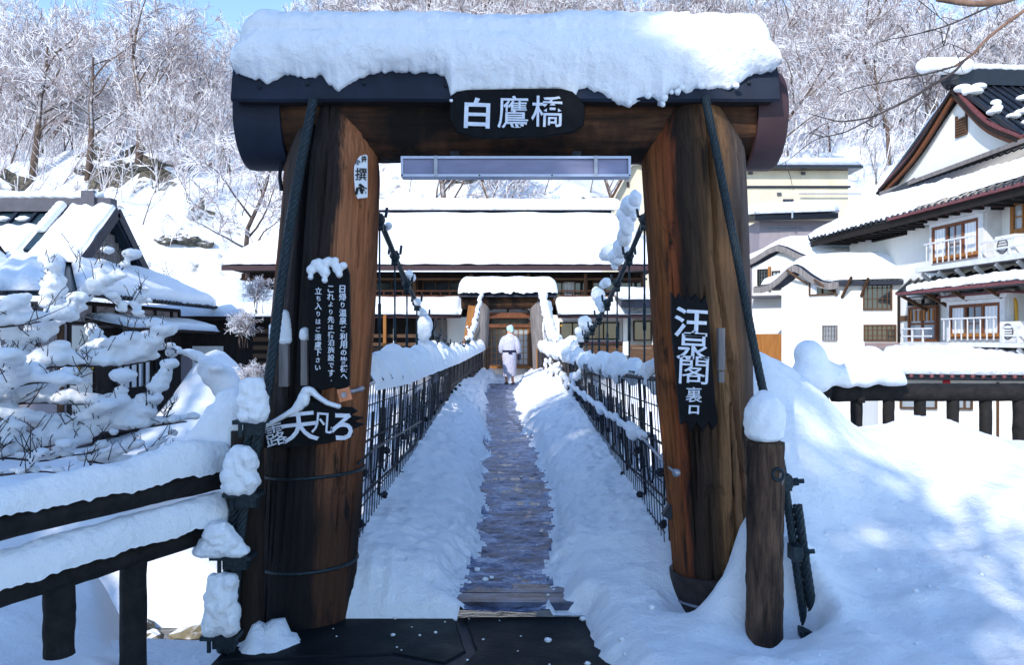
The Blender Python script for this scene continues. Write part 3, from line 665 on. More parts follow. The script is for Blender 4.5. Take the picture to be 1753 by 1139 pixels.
# ------------------------------------------------------------------ the two log gates
def log_pillar(name, parent, loc, lean, H, rad, mat, groove, seed, seg=190, nz=80, notch=.5):
    """Upright log in its own frame (z along the trunk); groove(z) gives the angle of its drying crack."""
    rc = random.Random(int(seed * 10)); crk = [(rc.uniform(math.pi, 2 * math.pi), rc.uniform(0, H * .8), rc.uniform(.3, 1.2), rc.uniform(.022, .045), rc.uniform(.012, .035)) for _ in range(26)]
    mb = MB(); rings = []
    for j in range(nz + 1):
        z = H * j / nz; r0 = rad(z / H); ring = []
        k = max(0, (z - (H - notch)) / notch); squeeze = math.sqrt(max(.0, 1 - (k * .88) ** 2)) if k > 0 else 1
        ga, gw, gd = groove(z)
        for i in range(seg):
            a = 2 * math.pi * i / seg
            r = r0 * (1 + .035 * noise.noise(Vector((math.cos(a) * 1.3, math.sin(a) * 1.3, z * .5 + seed))) + .022 * noise.noise(Vector((math.cos(a) * 7, math.sin(a) * 7, z * .7 + seed))) + .020 * noise.noise(Vector((math.cos(a) * 19, math.sin(a) * 19, z * 1.2 + seed))))
            d = abs((a - ga + math.pi) % (2 * math.pi) - math.pi)
            if d < gw: r -= gd * (1 - (d / gw) ** 2)
            for ca, cz0, cl, cw, cd in crk:
                if cz0 < z < cz0 + cl:
                    d = abs(a - ca - .03 * n1(z * 3, ca)); w_ = cw * math.sin(math.pi * (z - cz0) / cl)
                    if d < w_: r -= cd * (1 - d / w_)
            ring.append(Vector((r * math.cos(a) * squeeze, r * math.sin(a) * (1 - .18 * k), z)))
        rings.append(ring)
    mb.loft(rings); me = bpy.data.meshes.new(name); me.from_pydata([tuple(v) for v in mb.v], [], mb.f); me.materials.append(mat)
    me.polygons.foreach_set("use_smooth", [True] * len(me.polygons)); o = bpy.data.objects.new(name, me); C.objects.link(o); o.parent = parent; o.location = loc; o.rotation_euler = lean
    return o
FRONT = 1.5 * math.pi
gate = thing("log_gate", (0, 4.78, 0), "big near log gate with snow-heaped roof standing over the start of the bridge", "gate")
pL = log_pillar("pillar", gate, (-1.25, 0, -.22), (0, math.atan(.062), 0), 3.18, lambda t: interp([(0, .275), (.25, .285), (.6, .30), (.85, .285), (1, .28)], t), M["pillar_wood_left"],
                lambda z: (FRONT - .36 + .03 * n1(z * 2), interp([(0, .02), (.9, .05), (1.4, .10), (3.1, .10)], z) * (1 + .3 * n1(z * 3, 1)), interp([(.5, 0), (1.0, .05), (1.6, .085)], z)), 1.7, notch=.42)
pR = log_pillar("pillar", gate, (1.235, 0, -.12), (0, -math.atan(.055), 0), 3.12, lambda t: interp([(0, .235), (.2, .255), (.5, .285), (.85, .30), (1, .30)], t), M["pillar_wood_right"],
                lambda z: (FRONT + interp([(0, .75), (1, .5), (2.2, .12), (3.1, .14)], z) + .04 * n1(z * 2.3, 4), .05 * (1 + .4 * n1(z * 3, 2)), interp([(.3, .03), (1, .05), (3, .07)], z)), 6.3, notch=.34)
BEAM_Y, BEAM_Z, BR = 4.84, 2.93, .262
def log_x(name, x0, x1, yc, zc, r, mat, parent, seed, seg=48, nx=60, rough=1.):
    mb = MB(); rings = []
    for i in range(nx + 1):
        x = lerp(x0, x1, i / nx)
        rings.append([Vector((x, yc + math.cos(a) * q, zc + math.sin(a) * q)) for a in [2 * math.pi * k / seg for k in range(seg)] for q in [r * (1 + rough * (.06 * noise.noise(Vector((x * .9 + seed, math.cos(a) * 1.5, math.sin(a) * 1.5))) + .03 * noise.noise(Vector((x * 2.5, math.cos(a) * 6, math.sin(a) * 6 + seed)))))]])
    mb.loft(rings); return mb.build(name, mat, parent, True)
log_x("beam", -1.58, 1.56, BEAM_Y, BEAM_Z, BR, M["beam_wood"], gate, 2.2, rough=1.5)
for x0, x1 in ((-1.60, -1.33), (1.41, 1.585)):
    mb = MB(); seg = 48; ring = lambda x, r: [Vector((x, BEAM_Y + math.cos(2 * math.pi * k / seg) * r, BEAM_Z - .012 + math.sin(2 * math.pi * k / seg) * r)) for k in range(seg)]
    out = x0 < 0; a, b = (x0, x1) if out else (x1, x0)
    mb.loft([ring(b, .272), ring(b, .292), ring(lerp(a, b, .12), .294), ring(a, .286)]); o = mb.build("end_cap", M["roof_metal"] if out else M["brown_metal"], gate); sharp_smooth(o, 35)
# curved sheet roof over the beam: lit flashing with nail heads, soffit board
RX0, RX1 = -1.575, 1.50
def arc(th, r, zc=2.95): return (4.84 - math.cos(th) * r * 1.0, zc + math.sin(th) * r * .92)
prof = [(4.455, 2.945), (4.47, 3.02), (4.485, 3.10), (4.52, 3.18), (4.60, 3.25), (4.72, 3.29), (4.84, 3.30), (4.96, 3.29), (5.08, 3.25), (5.16, 3.18), (5.20, 3.02), (5.22, 2.95)]
mb = MB(); inner = [(y + (.014 if y < 4.84 else -.014), z - .014) for y, z in prof]
sec = prof + inner[::-1]; mb.loft([[Vector((x, y, z + (.006 * n1(x * 2)))) for y, z in sec] for x in steps(RX0, RX1, .1)]); rf = mb.build("roof_sheet", M["roof_metal"], gate); sharp_smooth(rf, 40)
mb = MB(); mb.box(((RX0 + RX1) / 2, 4.83, 2.952), (RX1 - RX0 - .06, .66, .03)); mb.build("soffit_board", M["dark_wood"], gate)
mb = MB()
for px, py in ((444, 149), (526, 143), (623, 142), (763, 146), (1282, 141)): c = at(px, py, 4.462); mb.ball(c, (.011, .008, .011), 8, 6)
mb.build("nail_head", M["iron"], rf)
# snow on the roof: thick loaf with a ragged front edge
lip = [(395, 118), (420, 127), (440, 132), (453, 139), (470, 130), (490, 121), (520, 129), (545, 123), (560, 140), (577, 152), (592, 141), (610, 130), (650, 117), (700, 118), (745, 119), (760, 126), (768, 150), (772, 168), (778, 160), (800, 154), (900, 151), (960, 152), (984, 168), (990, 150), (1005, 147), (1030, 156), (1050, 168), (1075, 181), (1100, 167), (1122, 161), (1135, 179), (1142, 165), (1152, 150), (1172, 152), (1182, 158), (1190, 146), (1215, 149), (1240, 146), (1252, 150), (1275, 136), (1285, 123), (1310, 121), (1322, 115), (1334, 110)]
sx = lambda px: (px - CX) / F * 4.42
sz = lambda py: EYE + (HY - py) / F * 4.42
X0, X1 = sx(398), sx(1333)
def cap(u, v):
    x = lerp(X0, X1, u); px = CX + x * F / 4.42
    e = max(0., min(1, min(x - X0, X1 - x) / .15)); rnd_ = math.sqrt(max(0, 1 - (1 - e) ** 2))
    zl = sz(interp(lip, px)) + .014 * n1(x * 23) + .010 * n1(x * 51); zbs = 3.06
    top = 3.475 + .022 * fb(x * .9, 2.2) - .015 * (x > 1) ; zt = lerp(3.30, top, rnd_)
    # cross-section from the front lip over the top to the back
    if v < .42:
        t = v / .42; z = lerp(zbs, zt - .12, t) + (zl - zbs) * (1 - t) ** 3.2; y = 4.43 - .055 * math.sin(min(1, t * 1.15) * math.pi * .9) - .02 * t + .03 * (1 - t) ** 3
    elif v < .7:
        t = (v - .42) / .28; a = t * math.pi / 2; y = 4.395 + .28 * (1 - math.cos(a)); z = zt - .12 + .12 * math.sin(a)
    else:
        t = (v - .7) / .3; y = lerp(4.675, 5.24, t); z = zt - .30 * t ** 2.2
    if e < 1 and v > .3: y = lerp(4.75, y, .55 + .45 * rnd_)
    b = .010 * fb(x * 2.2, y * 3, z * 3, 4) + .009 * fb(x * 11, y * 11, z * 11, 4)
    xx = x + (.03 * (1 - abs(2 * u - 1)) ) * 0
    return Vector((xx + (.02 * n1(z * 6, 3) if e < .3 else 0), y - b * (1 if v < .6 else .2), z + b * (v > .35)))
mb = MB(); mb.grid(cap, 380, 60); n = 381
for i in range(380): mb.f.append((i + 1, i, 60 * n + i, 60 * n + i + 1)); mb.m.append(0)
mb.f.append(tuple(j * n for j in range(61))); mb.f.append(tuple(j * n + 380 for j in range(60, -1, -1))); mb.m += [0, 0]
mb.build("roof_snow", M["snow"], gate, True)
bl = [(at(px, py, 4.42), r) for px, py, r in ((1137, 168, .022), (1134, 178, .017), (1160, 157, .02), (1168, 150, .016), (772, 172, .012), (1076, 176, .02), (1260, 146, .018), (1200, 147, .02), (1110, 163, .02), (1150, 158, .014))]
snow_lumps("roof_snow_clump", bl, gate, .006, None, 2, .012, .03)
# iron hoops, base sleeve, pegs
def hoop(name, pil, z, r, w, mat, tilt=0., t=.008):
    mb = MB(); mb.tube([Vector((math.cos(a) * r, math.sin(a) * r, z + tilt * math.cos(a))) for a in [2 * math.pi * k / 48 for k in range(49)]], w, 6, False)
    me = bpy.data.meshes.new(name); me.from_pydata([tuple(v) for v in mb.v], [], mb.f); me.materials.append(mat); o = bpy.data.objects.new(name, me); C.objects.link(o); o.parent = pil; return o
hoop("iron_hoop", pL, 1.03, .295, .010, M["cable"], .035); hoop("iron_hoop", pL, .49, .285, .011, M["cable"], .03); hoop("iron_hoop", pR, .18, .262, .009, M["zinc"], -.01)
mb = MB(); mb.loft([[Vector((math.cos(a) * q, math.sin(a) * q, z)) for a in [2 * math.pi * k / 48 for k in range(48)]] for q, z in ((.245, .02), (.258, .02), (.268, .34), (.255, .345))], True, False)
me = bpy.data.meshes.new("base_sleeve"); me.from_pydata([tuple(v) for v in mb.v], [], mb.f); me.materials.append(M["rust_band"]); o = bpy.data.objects.new("base_sleeve", me); C.objects.link(o); o.parent = pR
for (px, y0, y1, w, Y, mt, sn_) in ((487, 588, 662, 15, 4.50, "grey_wood", 1), (490, 664, 680, 9, 4.50, "dark_wood", 0), (522, 582, 660, 11, 4.47, "grey_wood", .35), (1234, 562, 634, 11, 4.43, "grey_wood", 0), (1234, 636, 655, 9, 4.43, "grey_wood", 0)):
    a, b = at(px, y0, Y), at(px, y1, Y); mb = MB(); mb.bar(b, a, w / F * Y, .045, (0, 1, 0)); mb.build("cleat", M[mt], gate)
    if sn_:
        k = w / F * Y; snow_lumps("cleat_snow", [(a + Vector((.006 * n1(j * 3.), 0, .02 + j * .028 * sn_)), (k * .9 * (1 - .05 * j * j * .3), .04, .032)) for j in range(6 if sn_ == 1 else 3)], gate, .008, None, 3)
snow_lumps("cleat_snow", [(at(466, 560 + 9 * j, 4.52), .022) for j in range(6)] + [(at(503 - j * 2.2, 350 + 13 * j, 4.36), (.012, .03, .03)) for j in range(6)], gate, .008, None, 3)
mb = MB(); mb.tube(smooth_path([at(483, 278, 4.75), at(479, 300, 4.72), at(482, 325, 4.66)], 10), .012, 6); mb.build("lamp_wire", M["iron"], gate, True); mb = MB(); mb.tube(smooth_path([at(655, 272, 4.6), at(668, 277, 4.6), at(690, 274, 4.6)], 10), .006, 5); mb.build("lamp_wire", M["iron"], gate, True)
c = at(590, 676, 4.40); mb = MB(); mb.box(c, (.07, .012, .07), 0, 0, Matrix.Rotation(R(-14), 3, 'Y') @ Matrix.Rotation(R(12), 3, 'Z')); o = mb.build("plate_washer", M["orange_plate"], gate); mb = MB(); mb.tube([c, c + Vector((0, -.03, 0))], .016, 6); mb.tube([c, c + Vector((0, -.05, 0))], .009, 8); mb.build("nut", M["zinc"], o)
mb = MB(); mb.bar(at(1139, 872, 4.75), at(1152, 880, 4.75), .06, .08); mb.build("bracket", M["iron"], gate)

# ------------------------------------------------------------------ signs
def glyphs(name, items, mat, parent, thick=.006):
    """items: (character, centre point, height, tilt, weight, squeeze) laid on the plane facing the viewer (-Y)."""
    out = MB()
    for ch, c, h, rot, wt, sq in items:
        cu = bpy.data.curves.new("glyph", 'FONT'); cu.body = ch; cu.size = 1; cu.offset = wt; cu.extrude = 0; cu.resolution_u = 3
        o = bpy.data.objects.new("glyph", cu); C.objects.link(o); dg = bpy.context.evaluated_depsgraph_get(); me = o.evaluated_get(dg).to_mesh()
        vs_ = [v.co.copy() for v in me.vertices]; fs = [tuple(p.vertices) for p in me.polygons]
        if vs_:
            x0, x1 = min(v.x for v in vs_), max(v.x for v in vs_); y0, y1 = min(v.y for v in vs_), max(v.y for v in vs_)
            s = h / max(y1 - y0, (x1 - x0) * .8, .55); cr, sr = math.cos(rot), math.sin(rot); q = []
            for v in vs_:
                x, y = (v.x - (x0 + x1) / 2) * s * sq, (v.y - (y0 + y1) / 2) * s
                x += h * .012 * n1(v.x * 9, v.y * 9, ord(ch) % 97); y += h * .012 * n1(v.x * 9, v.y * 9, 40 + ord(ch) % 97)
                q.append(Vector(c) + Vector((x * cr - y * sr, 0, x * sr + y * cr)))
            # raised brush strokes: face plus rim
            k = len(q); out.add(q + [p + Vector((0, thick, 0)) for p in q], fs)
            base = len(out.v) - 2 * k; edges = {}
            for f in fs:
                for a, b in zip(f, f[1:] + f[:1]): edges[(a, b)] = 1
            for (a, b) in list(edges):
                if (b, a) not in edges: out.f.append((base + b, base + a, base + a + k, base + b + k)); out.m.append(0)
        o.evaluated_get(dg).to_mesh_clear(); bpy.data.objects.remove(o); bpy.data.curves.remove(cu)
    return out.build(name, mat, parent)
def board(name, poly, Y, th, mat, parent):
    P = [at(x, y, Y) for x, y in poly]; mb = MB(); c = sum(P, Vector()) / len(P)
    mb.loft([[p + Vector((0, th, 0)) for p in P], [p + Vector((0, .006, 0)) for p in P], [c + (p - c) * .985 for p in P]]); return mb.build(name, mat, parent)
# beam sign
sg = thing("name_sign", at(884, 240, 4.53), "rounded black name board with three large white characters on the gate beam", "sign")
board("board", [(770, 175), (772, 163), (782, 156), (800, 153), (900, 151), (962, 151), (980, 156), (995, 170), (1002, 182), (1000, 212), (985, 224), (930, 234), (820, 236), (782, 226), (770, 205)], 4.432, .03, M["charcoal_board"], sg)
Y = 4.424
glyphs("lettering", [("白", at(817, 193, Y), .170, R(-2), .020, 1.08), ("鷹", at(878, 191, Y), .180, R(-1), .003, .95), ("橋", at(937, 190, Y), .172, R(-1), .006, 1.0)], M["paint_white"], sg)
# tall notice on the left log
Y = 4.41
sg = thing("notice_sign", at(563, 668, Y), "tall black notice board with three columns of small white writing and a snow cap", "sign")
top = [(528, 480), (536, 452), (549, 474), (556, 478), (566, 452), (577, 476), (581, 478), (592, 453), (598, 470)]
bd = board("board", top + [(599, 560), (598, 660), (585, 668), (570, 664), (550, 669), (532, 664), (527, 560)], Y, .03, M["charcoal_board"], sg)
def column(txt, px0, py0, px1, py1, h, wt=.012):
    n = len(txt); small = "りでのごはいちさよへ。ち"
    return [(ch, at(lerp(px0, px1, i / (n - 1)), lerp(py0, py1, i / (n - 1)), Y - .007), h * (.72 if ch in small else 1) * (.35 if ch == "。" else 1), R(-2), wt, .95) for i, ch in enumerate(txt)]
glyphs("lettering", column("日帰り温泉ご利用の皆様へ", 586, 495, 589, 645, .042, .018) + column("これより先は宿泊施設です。", 566, 495, 567, 652, .038) + column("立ち入りはご遠慮下さい", 545, 498, 544, 630, .038), M["paint_white"], sg, .003)
bl = []
for px, py, r in ((533, 462, .028), (540, 452, .026), (548, 458, .03), (556, 466, .032), (556, 480, .018), (563, 447, .024), (570, 450, .026), (578, 460, .03), (581, 470, .02), (588, 455, .022), (546, 448, .02), (574, 446, .02), (532, 475, .016), (558, 450, .026)): bl.append((at(px, py, Y + .0), (r, .03, r)))
snow_lumps("snow_cap", bl, sg, .006, None, 3)
# arrow sign
Y = 4.385
sg = thing("arrow_sign", at(535, 770, Y), "black arrow-shaped board with bold slanting white brush writing under a snow peak", "sign")
board("board", [(449, 768), (451, 740), (466, 731), (490, 722), (522, 700), (529, 684), (545, 689), (575, 697), (602, 698), (612, 705), (600, 712), (622, 716), (606, 723), (624, 727), (600, 738), (604, 746), (588, 753), (560, 760), (512, 766)], Y, .035, M["charcoal_board"], sg)
glyphs("lettering", [("露", at(471, 745, Y - .008), .118, R(14), .0, .95), ("天", at(513, 732, Y - .008), .165, R(6), .014, 1.1), ("凡", at(552, 725, Y - .008), .115, R(-4), .006, .95), ("ろ", at(585, 731, Y - .008), .150, R(-4), .026, .85)], M["paint_white"], sg)
bl = []
for i, p in enumerate(resample([at(456, 733, Y), at(480, 720, Y), at(505, 706, Y), at(518, 690, Y), at(524, 672, Y), at(532, 672, Y), at(545, 684, Y), at(560, 694, Y), at(580, 700, Y)], 30)): bl.append((p + Vector((0, 0, .012)), (.014 + .016 * math.exp(-((i - 14) / 5) ** 2), .032, .014 + .016 * math.exp(-((i - 14) / 5) ** 2))))
bl += [(at(520, 684, Y), (.035, .035, .045)), (at(511, 697, Y), (.03, .03, .025))]
snow_lumps("snow_cap", bl, sg, .007, None, 3)
# right log sign
Y = 4.425
sg = thing("hall_sign", at(1187, 738, Y), "tall black board with large white characters fixed to the right gate log", "sign")
board("board", [(1150, 500), (1158, 512), (1163, 502), (1172, 514), (1178, 500), (1184, 512), (1192, 503), (1200, 518), (1208, 506), (1212, 524), (1218, 600), (1225, 690), (1229, 726), (1220, 738), (1214, 722), (1204, 740), (1192, 724), (1184, 742), (1176, 722), (1166, 728), (1158, 640), (1150, 560)], Y, .035, M["charcoal_board"], sg)
glyphs("lettering", [("汪", at(1183, 552, Y - .008), .165, R(-3), .018, 1.12), ("泉", at(1187, 592, Y - .008), .165, R(-3), .008, 1.08), ("閣", at(1188, 634, Y - .008), .155, R(-3), .002, 1.1), ("裏", at(1188, 676, Y - .008), .085, R(-2), .002, 1.05), ("口", at(1188, 702, Y - .008), .048, R(-2), .03, 1.25)], M["paint_white"], sg)
Y = 4.50
sg = thing("shrine_sticker", at(620, 340, Y), "narrow white paper sticker with fat black characters on the left gate log", "sticker")
board("paper", [(606, 286), (609, 276), (616, 267), (625, 264), (629, 266), (629, 338), (612, 340), (608, 330), (606, 305)], Y, .004, M["sticker_white"], sg)
glyphs("lettering", [("小", at(612, 277, Y - .004), .035, R(20), .05, .8), ("井", at(623, 272, Y - .004), .038, R(5), .05, .85), ("撰", at(618, 298, Y - .004), .072, R(-2), .012, .9), ("心", at(619, 325, Y - .004), .075, R(0), .07, 1.0)], M["ink"], sg, .0015)
# lamp under the beam
lp = thing("light_fitting", at(882, 302, 4.62), "long flat grey light fitting mounted under the gate beam", "lamp")
x0, x1 = at(686, 0, 4.55).x, at(1080, 0, 4.55).x; z0, z1 = at(0, 302, 4.55).z, at(0, 267, 4.55).z
mb = MB(); fr = .014
for (a, b, c_, d) in ((x0, x1, z1 - fr, z1), (x0, x1, z0, z0 + fr), (x0, x0 + fr, z0 + fr, z1 - fr), (x1 - fr, x1, z0 + fr, z1 - fr)): mb.box(((a + b) / 2, 4.60, (c_ + d) / 2), (b - a, .10, d - c_))
mb.build("frame", M["lamp_frame"], lp); mb = MB(); mb.box(((x0 + x1) / 2, 4.607, (z0 + z1) / 2), (x1 - x0 - 2 * fr - .002, .08, z1 - z0 - 2 * fr - .002)); mb.build("diffuser", M["lamp_grey"], lp)
for x in (x0 + .007, x1 - .007, x0 + .45, x1 - .45):
    mb = MB(); mb.ball((x, 4.549, z0 + .007), (.005, .004, .005), 8, 6); mb.build("screw", M["iron"], lp)
for x in (x0 + .2, x1 - .2):
    mb = MB(); mb.box((x, 4.5535, (z0 + z1) / 2), (.02, .012, z1 - z0 + .004)); mb.build("clip", M["zinc"], lp)
mb = MB(); mb.box((x0 + .3, 4.66, z1 + .02), (.05, .03, .06)); mb.box((x1 - .3, 4.66, z1 + .02), (.05, .03, .06)); mb.build("bracket", M["iron"], lp)

# ------------------------------------------------------------------ far gate
g2 = thing("log_gate", (-.13, 28.4, .1), "small far log gate with snow roof at the other end of the bridge", "gate")
ogr = lambda z: (FRONT + .2, .0, .0)
q = log_pillar("pillar", g2, (-1.17, 0, -.2), (0, .07, 0), 3.15, lambda t: lerp(.36, .30, t), M["grey_wood"], ogr, 3.1, 48, 24, .3)
q = log_pillar("pillar", g2, (1.27, 0, -.2), (0, -.07, 0), 3.15, lambda t: lerp(.36, .30, t), M["grey_wood"], ogr, 8.1, 48, 24, .3)
for px, s in ((811, 1), (931, -1)):
    a, b = at(px - s * 12, 590 if s > 0 else 620, 28.0), at(px - s * 3, 524, 28.2); mb = MB(); mb.bar(a, b, .26, .12, (0, 1, 0)); mb.build("brace_plank", M["orange_wood"], g2)
log_x("beam", at(790, 0, 28.4).x, at(947, 0, 28.4).x, 28.4, 2.92, .27, M["beam_wood"], g2, 5., 24, 24)
x0, x1 = at(786, 0, 28).x, at(953, 0, 28).x
mb = MB(); mb.loft([[Vector((x, 28.4 + y, z)) for y, z in ((-.55, 3.06), (-.5, 3.2), (-.3, 3.34), (0, 3.4), (.3, 3.34), (.5, 3.2), (.55, 3.06))] for x in (x0, (x0 + x1) / 2, x1)]); mb.build("roof_sheet", M["roof_metal"], g2)
def cap2(u, v):
    x = lerp(x0 - .03, x1 + .03, u); e = min(1, min(u, 1 - u) * (x1 - x0) / .35); rr = math.sqrt(max(0, 1 - (1 - e) ** 2)); a = v * math.pi
    zt = lerp(3.35, 3.80 + .03 * n1(x * 2), rr); zb = 3.2 + .07 * n1(x * 4.1) + .04 * n1(x * 11)
    return Vector((x, 28.4 - math.copysign(abs(math.cos(a)) ** .5, math.cos(a)) * .68 * (.8 + .2 * rr), zb + (zt - zb) * math.sin(a) ** .5 + .012 * n1(x * 9, v * 9)))
mb = MB(); mb.grid(cap2, 90, 24); mb.build("roof_snow", M["snow"], g2, True)
snow_lumps("pillar_snow", [(at(938 + 2 * math.sin(j), 520 + j * 9, 28.0), rnd.uniform(.12, .2)) for j in range(9)] + [(at(800 + j * 2, 560 + j * 5, 28.0), .07) for j in range(6)], g2, .05)
mb = MB(); mb.tube([at(820, 500, 28), at(838, 520, 28)], .02, 5); mb.tube([at(918, 500, 28), at(940, 514, 28)], .02, 5); mb.build("stay_wire", M["iron"], g2)
# ------------------------------------------------------------------ foreground railings and post
def rough_log(mb, p, q, r, n=28, seg=14, amp=.10, seed=0.):
    P = resample([p, q], n); d = (P[-1] - P[0]).normalized(); a = d.orthogonal().normalized(); b = d.cross(a); rings = []
    for i, c in enumerate(P):
        rings.append([c + (a * math.cos(t) + b * math.sin(t)) * r * (1 + amp * noise.noise(Vector((math.cos(t) * 1.8, math.sin(t) * 1.8, i * .35 + seed))) + amp * .6 * noise.noise(Vector((math.cos(t) * 5, math.sin(t) * 5, i * 1.1 + seed)))) for t in [2 * math.pi * k / seg for k in range(seg)]])
    mb.loft(rings); return mb
def snow_on_log(name, p, q, parent, w, h, n=120, seed=0., endtaper=.1):
    """A long loaf of snow lying on a log."""
    p, q = Vector(p), Vector(q); d = (q - p).normalized(); side = Vector((d.y, -d.x, 0)).normalized()
    def f(u, v):
        c = p.lerp(q, u); L = u * (q - p).length; a = math.pi * (v * 1.10 - .05)
        hh = (h(u) if callable(h) else h) * (1 + .10 * fb(L * 2.2 + seed, 1, 0, 3)); ww = w * (1 + .10 * fb(L * 2.6 + seed, 7, 0, 3))
        e = min(1, min(u, 1 - u) / endtaper * 1.0); e = math.sqrt(max(0, 1 - (1 - e) ** 2)) if e < 1 else 1
        k = 1 + .06 * noise.noise(Vector((L * 9 + seed, v * 6, 2))) + .035 * noise.noise(Vector((L * 26 + seed, v * 15, 3)))
        lowrag = .030 * fb(L * 4 + seed, 4, 0, 3) + .012 * n1(L * 29 + seed, 8) if v < .1 or v > .9 else 0
        return c - side * (math.cos(a) * ww * k * (.35 + .65 * e)) + Vector((0, 0, math.sin(a) * hh * k * e + lowrag))
    mb = MB(); mb.grid(f, n, 22); return mb.build(name, M["snow"], parent, True)
rail = thing("log_railing", (-1.9, 3.9, -.1), "dark snow-laden log railing leading up to the left gate log", "railing")
A0, A1 = at(-150, 934, 3.1), at(404, 812, 4.42); B0, B1 = at(-160, 1066, 3.1), at(372, 905, 4.32)
mb = MB(); rough_log(mb, A0, A1, .062); mb.build("top_rail", M["dark_log"], rail, True)
mb = MB(); rough_log(mb, B0, B1, .060, seed=4); mb.build("lower_rail", M["dark_log"], rail, True)
for px, y0, y1, Y, r in ((101, 975, 1122, 3.62, .066), (228, 930, 1175, 3.92, .062), (-70, 1000, 1250, 3.3, .066)):
    mb = MB(); rough_log(mb, at(px, y1, Y), at(px, y0, Y), r, 14, seed=px); mb.build("baluster", M["dark_log"], rail, True)
mb = MB(); rough_log(mb, at(424, 1125, 4.36), at(424, 738, 4.36), .088, 24, 18, .06, 9); mb.build("end_post", M["dark_post"], rail, True)
mb = MB(); rough_log(mb, at(405, 830, 4.42), at(405, 905, 4.42), .07, 8); mb.build("end_block", M["dark_log"], rail, True)
snow_on_log("rail_snow", A0 + Vector((0, 0, .060)), at(392, 793, 4.38), rail, .068, lambda u: interp([(0, .105), (.6, .12), (.78, .17), (1, .12)], u), 150, 1, .03)
snow_on_log("rail_snow", B0 + Vector((0, 0, .055)), at(384, 880, 4.30), rail, .074, .13, 150, 5, .03)
bl = []
for px, py, r in ((385, 760, .12), (365, 745, .12), (345, 770, .11), (395, 720, .12), (410, 700, .12), (380, 725, .12), (405, 745, .12), (425, 690, .10), (395, 690, .09), (325, 790, .09), (350, 800, .09), (375, 795, .10), (310, 805, .075), (440, 700, .07)): bl.append((at(px, py, 4.46 + .03 * n1(px)), (r, r * .9, r)))
snow_lumps("rail_snow", bl, rail, .018, None, 6, .03, .06)
# short post with a round snow cap, right of the gate
pt = thing("log_post", (1.32, 4.1, -.1), "weathered log post with a tall round cap of snow right of the gate", "post")
mb = MB(); rough_log(mb, at(1308, 1118, 4.1), at(1311, 757, 4.1), .093, 40, 26, .06, 3); mb.build("trunk", M["post_wood"], pt, True)
mb = MB(); c = at(1330, 812, 4.02); mb.tube([c + Vector((math.cos(a) * .026, -.02 - .006 * math.cos(a), math.sin(a) * .030)) for a in [2 * math.pi * k / 20 for k in range(21)]], .008, 7, False); mb.build("iron_ring", M["cable"], pt, True)
mb = MB(); mb.ball(at(1322, 815, 4.045), (.058, .03, .075), 12, 9, .3); mb.build("knot", M["grey_wood"], pt, True)
bl = []
for j in range(9):
    z = j / 8; w = .104 * math.sqrt(max(.12, 1 - max(0, z - .45) ** 2 / .36)) * (.96 + .06 * (z > .2))
    for k in range(7): a = 2 * math.pi * k / 7 + j; bl.append((at(1309, 752, 4.1) + Vector((math.cos(a) * w * .45, math.sin(a) * w * .45, .028 + z * .185)), (w * .58, w * .58, .04)))
snow_lumps("snow_cap", bl, pt, .012, None, 5, .016, .04)
# railing on the right bank
r2 = thing("log_railing", (3.6, 7.3, .2), "black log railing half buried in the snow mound on the right", "railing")
mb = MB(); rough_log(mb, at(1424, 672, 7.3), at(2120, 672, 7.3), .082, 56, seed=2); mb.build("top_rail", M["dark_log"], r2, True)
for px in (1466, 1521, 1575, 1631, 1687, 1747, 1806, 1865, 1925, 1985, 2045, 2105):
    mb = MB(); rough_log(mb, at(px, 765, 7.32), at(px, 676, 7.32), .052 if px < 1740 else .066, 10, seed=px); mb.build("baluster", M["dark_log"], r2, True)
for px, y0, y1 in ((1412, 638, 720), (1474, 632, 690)):
    mb = MB(); rough_log(mb, at(px, y1, 7.25), at(px, y0, 7.25), .035, 8, seed=px); mb.build("post_stub", M["dark_log"], r2, True)
bl = []
for px, py, r in ((1390, 612, .13), (1384, 606, .13), (1392, 632, .14), (1380, 640, .13), (1365, 652, .11), (1400, 650, .13), (1488, 618, .14), (1475, 622, .13), (1465, 634, .12), (1500, 630, .15), (1450, 645, .11), (1520, 640, .12), (1535, 648, .08), (1430, 642, .10), (1480, 640, .13), (1548, 655, .04), (1416, 634, .09), (1510, 622, .10)): bl.append((at(px, py, 7.12), (r, r * 1.1, r)))
snow_lumps("rail_snow", bl, r2, .026, None, 7)
